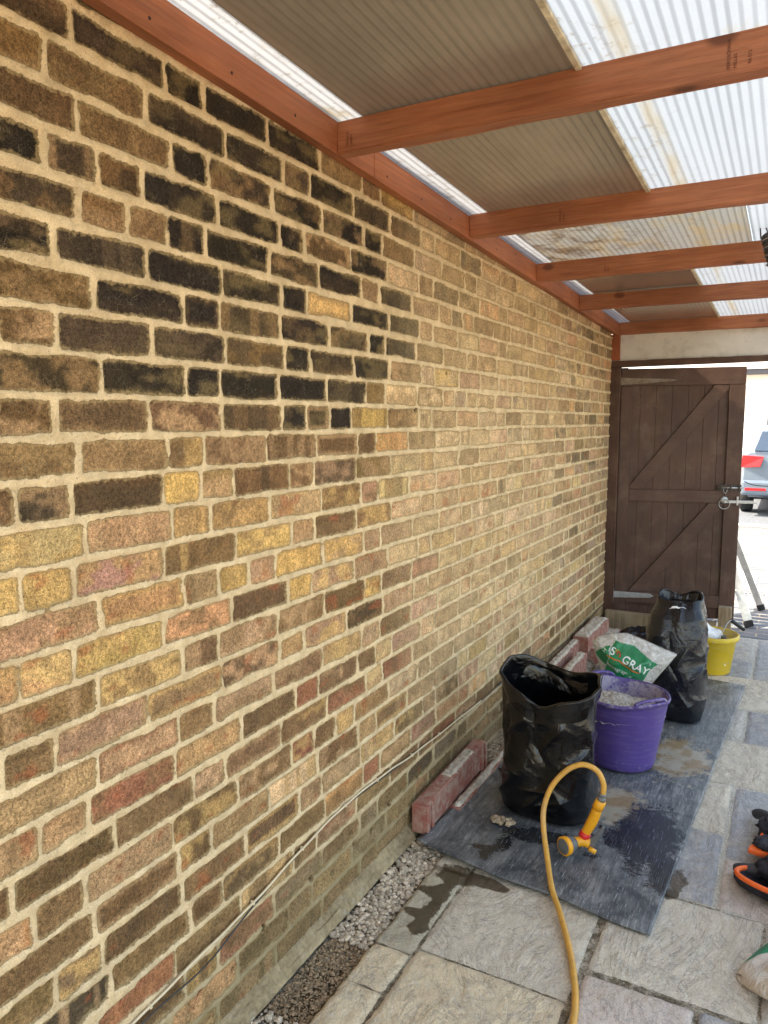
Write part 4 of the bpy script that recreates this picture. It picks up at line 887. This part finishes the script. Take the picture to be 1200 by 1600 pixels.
# ------------------------------------------------------------------ knee pads and sack at the right edge
M_bf = simple('black fabric', (.018, .018, .024), .85, .3, 80, .002, dirt=(.08, .08, .09), dirtamt=.5); M_of = simple('orange trim', (.85, .14, .02), .6, .1, 60, .0006)
M_rub = simple('dusty black rubber', (.045, .045, .05), .6, .2, 40, .001, dirt=(.14, .14, .14), dirtamt=.4)
kn = thing('work_glove', 'crumpled black work gloves with orange cuffs at the right edge of the slabs', 'gloves', (1.18, 2.55, .004))
th_ = np.linspace(0, 2*pi, 72, endpoint=False); rows = []
for r, z in ((.0, .004), (.09, .004), (.118, .014), (.128, .030), (.130, .044), (.122, .046), (.112, .034), (.085, .012), (.0, .010)):
    w_ = .006*np.sin(th_*3+1); rows.append(np.stack([.02+r*1.05*np.cos(th_)+w_, -.045+(r*.60+w_*.5)*np.sin(th_), z+.006*np.sin(th_*2)], -1))
link('cuff_pocket', npmesh('cuff_pocket', np.vstack(rows), gridF(72, len(rows), wrap=True)), M_bf, kn)
tubeo('orange_cuff', [(.02+.133*cos(a), -.045+.077*sin(a), .050+.006*sin(2*a)) for a in np.linspace(0, 2*pi, 60)], .008, M_of, kn, 10)
def lump(nm, c, r, m, seed, amp=.25, par=kn, n=3, nf=2.2):
    bm = bmesh.new(); bmesh.ops.create_icosphere(bm, subdivisions=4, radius=1)
    from mathutils import noise as mn
    for v_ in bm.verts:
        q = v_.co*nf+Vector((seed*3.7, seed, 0)); f = 1+amp*(1-abs(mn.noise(q))*2)*.5+amp*mn.noise(q*2.3)*.6; v_.co = Vector((v_.co.x*r[0]*f+c[0], v_.co.y*r[1]*f+c[1], max(v_.co.z*r[2]*f+c[2], .001)))
    return bmobj(nm, bm, m, par, smooth=True)
lump('palm', (.055, .005, .055), (.105, .055, .040), M_bf, 3, .35, nf=2.8); lump('palm', (.085, .085, .055), (.085, .055, .045), M_bf, 9, .35, nf=2.8)
tubeo('finger', spline([(-.125, .015, .020), (-.110, .014, .026), (-.075, .008, .036), (-.035, .004, .046), (.01, .004, .05)], 5), list(np.interp(np.linspace(0, 1, 21), [0, .08, .3, 1], [.003, .014, .019, .022])), M_rub, kn, 14)
tubeo('finger', spline([(-.085, .43, .018), (-.072, .425, .026), (-.05, .41, .035), (-.01, .36, .045)], 5), list(np.interp(np.linspace(0, 1, 16), [0, .1, .3, 1], [.003, .014, .018, .022])), M_rub, kn, 14)
bm = bmesh.new(); prism(bm, [(-.088, .120), (-.082, .155), (-.060, .175), (-.02, .185), (-.01, .13), (-.05, .112)], .03, .046, 'z'); bmobj('orange_tab', bm, M_of, kn, bevel=.005)
bm = bmesh.new(); prism(bm, [(-.062, .20), (-.045, .27), (-.020, .33), (.02, .30), (-.01, .21)], .034, .052, 'z'); bmobj('orange_tab', bm, M_of, kn, bevel=.005)
lump('palm', (.02, .30, .045), (.075, .10, .040), M_bf, 14, .35, nf=2.8); lump('palm', (-.012, .17, .052), (.055, .045, .022), M_bf, 17, .3); lump('strap', (.05, .135, .06), (.075, .028, .018), M_bf, 5, .3)

sk = thing('sand_sack', 'dirty white plastic sack with a green printed band at the right edge near the camera', 'sack', (1.10, 2.06, 0))
uu = np.linspace(0, 1, 90); th_ = np.linspace(0, 2*pi, 96, endpoint=False); V = []; ban = []
for u_ in uu:
    hw = .215*(min(u_/.45, 1)**.62)*(min((1-u_)/.25+.02, 1)**.5)+.004; hz_ = .115*(min(u_/.5, 1)**.8)*(min((1-u_)/.25+.02, 1)**.5)+.004
    x_ = .50*u_; w_ = .010*(ridged(th_*2+u_*3, u_*9+th_, 55)-.4)*min(u_*6, 1)
    V.append(np.stack([x_+.006*np.sin(th_*3)+0*th_, .02+.10*u_+(hw+w_)*np.cos(th_), np.maximum(hz_*.93+(hz_+w_)*np.sin(th_), .003)+.002], -1)); ban.append(th_*0+u_)
V = np.vstack(V); k = NM('woven white plastic'); P3 = k.sep(); yb_ = k.math('ADD', P3[1], k.math('MULTIPLY', P3[0], .12))
dn = k.noise(12, 5, .7); c = k.mix(k.mr(dn, .48, .62, 0., .8), (.72, .70, .68), (.50, .39, .27)); c = k.mix(k.mr(P3[2], .055, .02, 0., .7), c, (.48, .36, .24))
g_ = k.math('MULTIPLY', k.mr(yb_, .030, .034), k.mr(yb_, .090, .086)); c = k.mix(g_, c, (.03, .26, .14)); rid = k.math('ABSOLUTE', k.math('SUBTRACT', k.noise(16, 5, .6, None, 1.2), .5))
M_sk = k.fin(c, .45, k.bump(k.mr(rid, 0., .12, 1., 0.), .005, .6), spec=.5)
link('sack_body', npmesh('sack_body', V, gridF(96, 90, wrap=True)), M_sk, sk)

# ------------------------------------------------------------------ hanging lantern at the rafter end
ln = thing('hanging_lantern', 'dark ribbed lantern with wire frame hanging at the right edge by the third rafter', 'lantern', (1.055, 3.36, 2.15))
bm = bmesh.new(); Ml = Matrix.Rotation(radians(-14), 4, 'Y')
prf = []
for i in range(25): z = .055-.135*i/24; prf.append((.044+.004*sin(i*pi)+(.004 if i % 3 == 0 else 0)-(.012 if i in (0, 24) else 0), z))
lb = lathe('lantern_body', [(0, .055)]+prf+[(0, -.08)], simple('dark woven body', (.055, .055, .06), .6, .3, 90, .001), ln, ns=40); lb.matrix_local = Ml
for z in (.03, 0, -.03, -.06):
    o = tubeo('band', [Ml @ Vector((.050*cos(a), .050*sin(a), z)) for a in np.linspace(0, 2*pi, 40)], .0018, simple('pale wire', (.3, .3, .3), .5), ln, 6)
for pth in ([(-.066, 0, .122), (.06, 0, .128)], [(-.066, 0, .122), (-.056, 0, .03)], [(-.066, 0, .122), (-.030, .01, .05)], [(.06, 0, .128), (.045, 0, .05)]):
    tubeo('wire', pth, .0022, M_iron, ln, 8)

# ------------------------------------------------------------------ beyond the gate
def stretcher_mat(name, c1, c2, sx, sy, jc):
    k = NM(name); br = k.n('ShaderNodeTexBrick'); k.set(br.inputs['Vector'], k.co()); br.inputs['Scale'].default_value = 1; br.inputs['Brick Width'].default_value = sx; br.inputs['Row Height'].default_value = sy; br.inputs['Mortar Size'].default_value = .006
    for i, q in enumerate((c1, c2, jc)): br.inputs[i+1].default_value = (*q, 1)
    c = k.scale(br.outputs[0], k.mr(k.noise(3, 5, .7), .3, .7, .8, 1.15)); return k.fin(c, .85, k.bump(br.outputs['Fac'], -.003), spec=.2)
boxo('driveway', (-.6, 14, 5.625, 11.6, -.06, -.012), stretcher_mat('pale block paving', (.095, .108, .125), (.12, .13, .145), .2, .1, (.25, .22, .18)), None, 0)['kind'] = 'structure'
boxo('kerb', (-20, 24, 11.603, 11.85, -.06, .02), simple('concrete kerb', (.26, .26, .26), .9, .1), None, .01)['kind'] = 'structure'
boxo('road', (-40, 60, 11.853, 18.6, -.07, -.05), simple('grey tarmac', (.085, .095, .11), .9, .3, 50, .002), None, 0)['kind'] = 'structure'
boxo('pavement', (-40, 60, 18.603, 24, -.06, .05), simple('far footway', (.42, .40, .37), .9, .1), None, .01)['kind'] = 'structure'
dr = thing('drain_channel', 'slotted drain channel crossing the block paving beyond the gate', 'drain', (1.4, 7.1, -.012))
boxo('drain_grate', (-.9, 1.2, -.05, .05, .0, .006), M_galv, dr, .001)
bm = bmesh.new()
bm.free()
M_slot = simple('black slots', (.01, .01, .01), .9)
for i in range(60): boxo('drain_slot', (-.89+i*.035, -.875+i*.035, -.018, .018, .0062, .0082), M_slot, dr, 0)
o = boxo('manhole_cover', (.62, .93, 7.35, 8.2, -.012, -.006), simple('bluish cover', (.30, .34, .36), .7), None, .002); tag(o, 'flat grey inspection cover set in the block paving beyond the gate', 'cover')

# stepladder standing outside, its feet showing at the gate's edge
M_al = simple('brushed aluminium', (.62, .62, .60), .35, .12, 30, .0004, .85); M_ft = simple('black rubber feet', (.02, .02, .02), .7)
ld = thing('stepladder', 'aluminium stepladder with black rubber feet standing outside behind the gate', 'stepladder', (.95, 5.92, -.012))
def leg(a, b, w_, d, par):
    a, b = Vector(a), Vector(b); z = (b-a).normalized(); x = Vector((1, 0, 0)); x = (x-z*x.dot(z)).normalized(); y = z.cross(x); L_ = (b-a).length
    M = Matrix((x, y, z)).transposed().to_4x4(); M.translation = a
    bm = bmesh.new(); box(bm, -w_/2, w_/2, -d/2, d/2, .045, L_, M=M); o = bmobj('leg', bm, M_al, par, bevel=.003)
    bm = bmesh.new(); box(bm, -w_/2-.003, w_/2+.003, -d/2-.003, d/2+.003, .0, .05, M=M); bmobj('rubber_foot', bm, M_ft, o, bevel=.005); return o
topL, topR = (-.42, .25, 1.25), (-.62, .25, 1.25)
leg((.0, 0, .008), (-.40, .26, 1.22), .058, .026, ld); leg((-.42, -.0, .008), (-.72, .26, 1.22), .058, .026, ld)
leg((.06, .60, .008), (-.40, .34, 1.22), .048, .024, ld); leg((-.46, .60, .008), (-.72, .34, 1.22), .048, .024, ld)
for i in range(1, 5):
    f = i/5; boxo('tread', (-.42-.30*f+.02, -.40*f-.02, .26*f-.04, .26*f+.04, 1.22*f, 1.22*f+.02), M_al, ld, .003)
boxo('top_step', (-.74, -.38, .22, .40, 1.215, 1.245), M_ft, ld, .006)

# parked hatchback, seen from behind
M_paint = simple('grey blue car paint', (.16, .20, .25), .25, .05, 4, .0001, .4, .6); M_glass = simple('car glass', (.03, .05, .08), .06, .05, 4, .0, spec=.8); M_lamp = simple('red tail lamp', (.65, .015, .02), .2, .08); M_tyre = simple('tyre rubber', (.02, .02, .02), .8)
car = thing('parked_car', 'grey-blue hatchback parked beyond the gate, its red tail lamp showing past the gate edge', 'car', (1.32, 13.4, -.05))
st = [(-.0, .84, .36, .50, 1.02, 1.02), (.10, .87, .30, .84, 1.14, 1.30), (.35, .89, .28, .92, 1.16, 1.42), (1.0, .90, .26, .93, 1.08, 1.48), (2.0, .90, .26, .90, 1.02, 1.46), (2.7, .90, .26, .88, .98, 1.30), (3.1, .90, .26, .86, .96, 1.02), (3.8, .86, .28, .80, .82, .90), (4.1, .74, .34, .60, .62, .70)]
V = []
for y, hw, zb, zm, zw, zt in st:
    sec = [(-hw*.86, zb), (-hw, zb+.16), (-hw, zm), (-hw*.97, zw-.04), (-hw*.90, zw), (-hw*.70, max(zt-.04, zw+.001)), (-hw*.45, zt), (hw*.45, zt), (hw*.70, max(zt-.04, zw+.001)), (hw*.90, zw), (hw*.97, zw-.04), (hw, zm), (hw, zb+.16), (hw*.86, zb)]
    V += [(x, y, z) for x, z in sec]
F = gridF(14, len(st), wrap=True); me = npmesh('body', V, F)
bm = bmesh.new(); bm.from_mesh(me); bm.verts.ensure_lookup_table(); bm.faces.new([bm.verts[i] for i in range(14)][::-1]); bm.faces.new([bm.verts[i] for i in range(14*8, 14*9)]); bpy.data.meshes.remove(me)
bmesh.ops.recalc_face_normals(bm, faces=bm.faces); bmobj('car_body', bm, M_paint, car, smooth=True, bevel=.03)
def quad(nm, pts, m, par, th=.015):
    bm = bmesh.new(); a = [bm.verts.new(p_) for p_ in pts]; b = [bm.verts.new((p_[0], p_[1]-th, p_[2])) for p_ in pts]; n = len(pts)
    bm.faces.new(a); bm.faces.new(b[::-1])
    for i in range(n): bm.faces.new((a[i], b[i], b[(i+1) % n], a[(i+1) % n]))
    return bmobj(nm, bm, m, par, bevel=.006)
quad('rear_window', [(-.70, .0, 1.05), (.70, .0, 1.05), (.60, .11, 1.36), (-.60, .11, 1.36)], M_glass, car)
for s_ in (-1, 1):
    quad('tail_lamp', [(s_*.86, .02, .98), (s_*.55, -.012, .96), (s_*.60, -.02, .80), (s_*.88, .03, .78)], M_lamp, car, .03)
quad('number_plate', [(-.26, -.02, .70), (.26, -.02, .70), (.26, -.02, .82), (-.26, -.02, .82)], simple('yellow plate', (.75, .55, .03), .5), car)
boxo('bumper', (-.86, .86, -.07, .12, .34, .58), M_paint, car, .04)
quad('bumper_reflector', [(-.80, -.075, .42), (-.50, -.075, .42), (-.50, -.075, .46), (-.80, -.075, .46)], M_lamp, car, .006)
for s_ in (-1, 1):
    for y in (.75, 3.25):
        o = lathe('wheel', [(0, -.10), (.28, -.10), (.32, -.07), (.32, .07), (.28, .10), (0, .10)], M_tyre, car, ns=32); o.matrix_local = Matrix.Translation((s_*.80, y, .32)) @ Matrix.Rotation(pi/2, 4, 'Y')
        o2 = lathe('rim', [(0, .0), (.20, .0), (.21, -.012), (.0, -.02)], M_al, o, ns=24); o2.matrix_local = Matrix.Translation((0, 0, s_*.115))
# white van behind the car
van = thing('white_van', 'white van with dark side windows parked on the far side of the road', 'van', (1.9, 19.2, -.05))
bm = bmesh.new(); prism(bm, [(-2.2, .35), (-2.25, .9), (-1.9, 1.15), (-1.35, 1.95), (-1.1, 2.02), (2.5, 2.02), (2.6, 1.9), (2.62, .35)], -.95, .95, 'y'); bmobj('van_body', bm, simple('white van paint', (.75, .76, .76), .3, .04), van, bevel=.05)
for a, b in ((-1.25, -.75), (-.70, .35), (.45, 1.4)): boxo('side_window', (a, b, -.975, -.952, 1.22, 1.72), M_glass, van, .01)
for x in (-1.4, 1.7):
    o = lathe('wheel', [(0, -.11), (.29, -.11), (.33, -.08), (.33, .08), (.29, .11), (0, .11)], M_tyre, van, ns=32); o.matrix_local = Matrix.Translation((x, -.86, .33)) @ Matrix.Rotation(pi/2, 4, 'X')
hs = thing('far_house', 'pale rendered house front with a dark fascia line across the road', 'house', (3, 24.2, 0))
boxo('wall', (-12, 12, 0, 6, -.05, 5.6), simple('cream render', (.66, .63, .57), .9, .05), hs, 0)
boxo('fascia', (-12, 12, -.32, -.002, 2.78, 2.92), simple('dark fascia', (.06, .06, .07), .6), hs, .01)
boxo('canopy', (-12, 12, -.36, -.002, 2.93, 3.35), simple('white soffit panel', (.72, .71, .69), .6, .04), hs, .01)
for x in (-8, -4.4, 2.5, 6.5):
    f = boxo('window', (x-.65, x+.65, -.03, -.002, 3.7, 4.9), simple('white frame', (.75, .75, .73), .5, .03), hs, .01); boxo('pane', (x-.56, x+.56, -.045, -.0305, 3.79, 4.81), M_glass, f, 0)
boxo('roof', (-12.3, 12.3, -.3, 6.3, 5.6, 5.75), simple('roof tiles', (.12, .08, .06), .9), hs, .02)
# cord hanging from the gate bolt
o = tubeo('cord', spline([(.878, 5.655, 1.068), (.93, 5.63, 1.050), (1.02, 5.6, 1.046), (1.3, 5.58, 1.05), (2.235, 5.50, 1.12)], 8), .003, M_bc); tag(o, 'thin black cord tied from the gate bolt to the far gate post', 'cord')

def fn4(r_):
    a = r_.rand()*6.3; q = r_.rand()**.7; return .285+.045*q*cos(a), 2.50+.030*q*sin(a), .018+.010*(1-q)
V4, F4, C4_ = stones(160, fn4, .002, .012, 8)
o = link('mortar_crumbs', npmesh('mortar_crumbs', V4, F4, False, dict(bcol=C4_*np.array([.7, .66, .6]))), M_stone)
tag(o, 'little heap of mortar crumbs on the rubber sheet at the left foot of the open black sack', 'crumbs', kind='stuff')
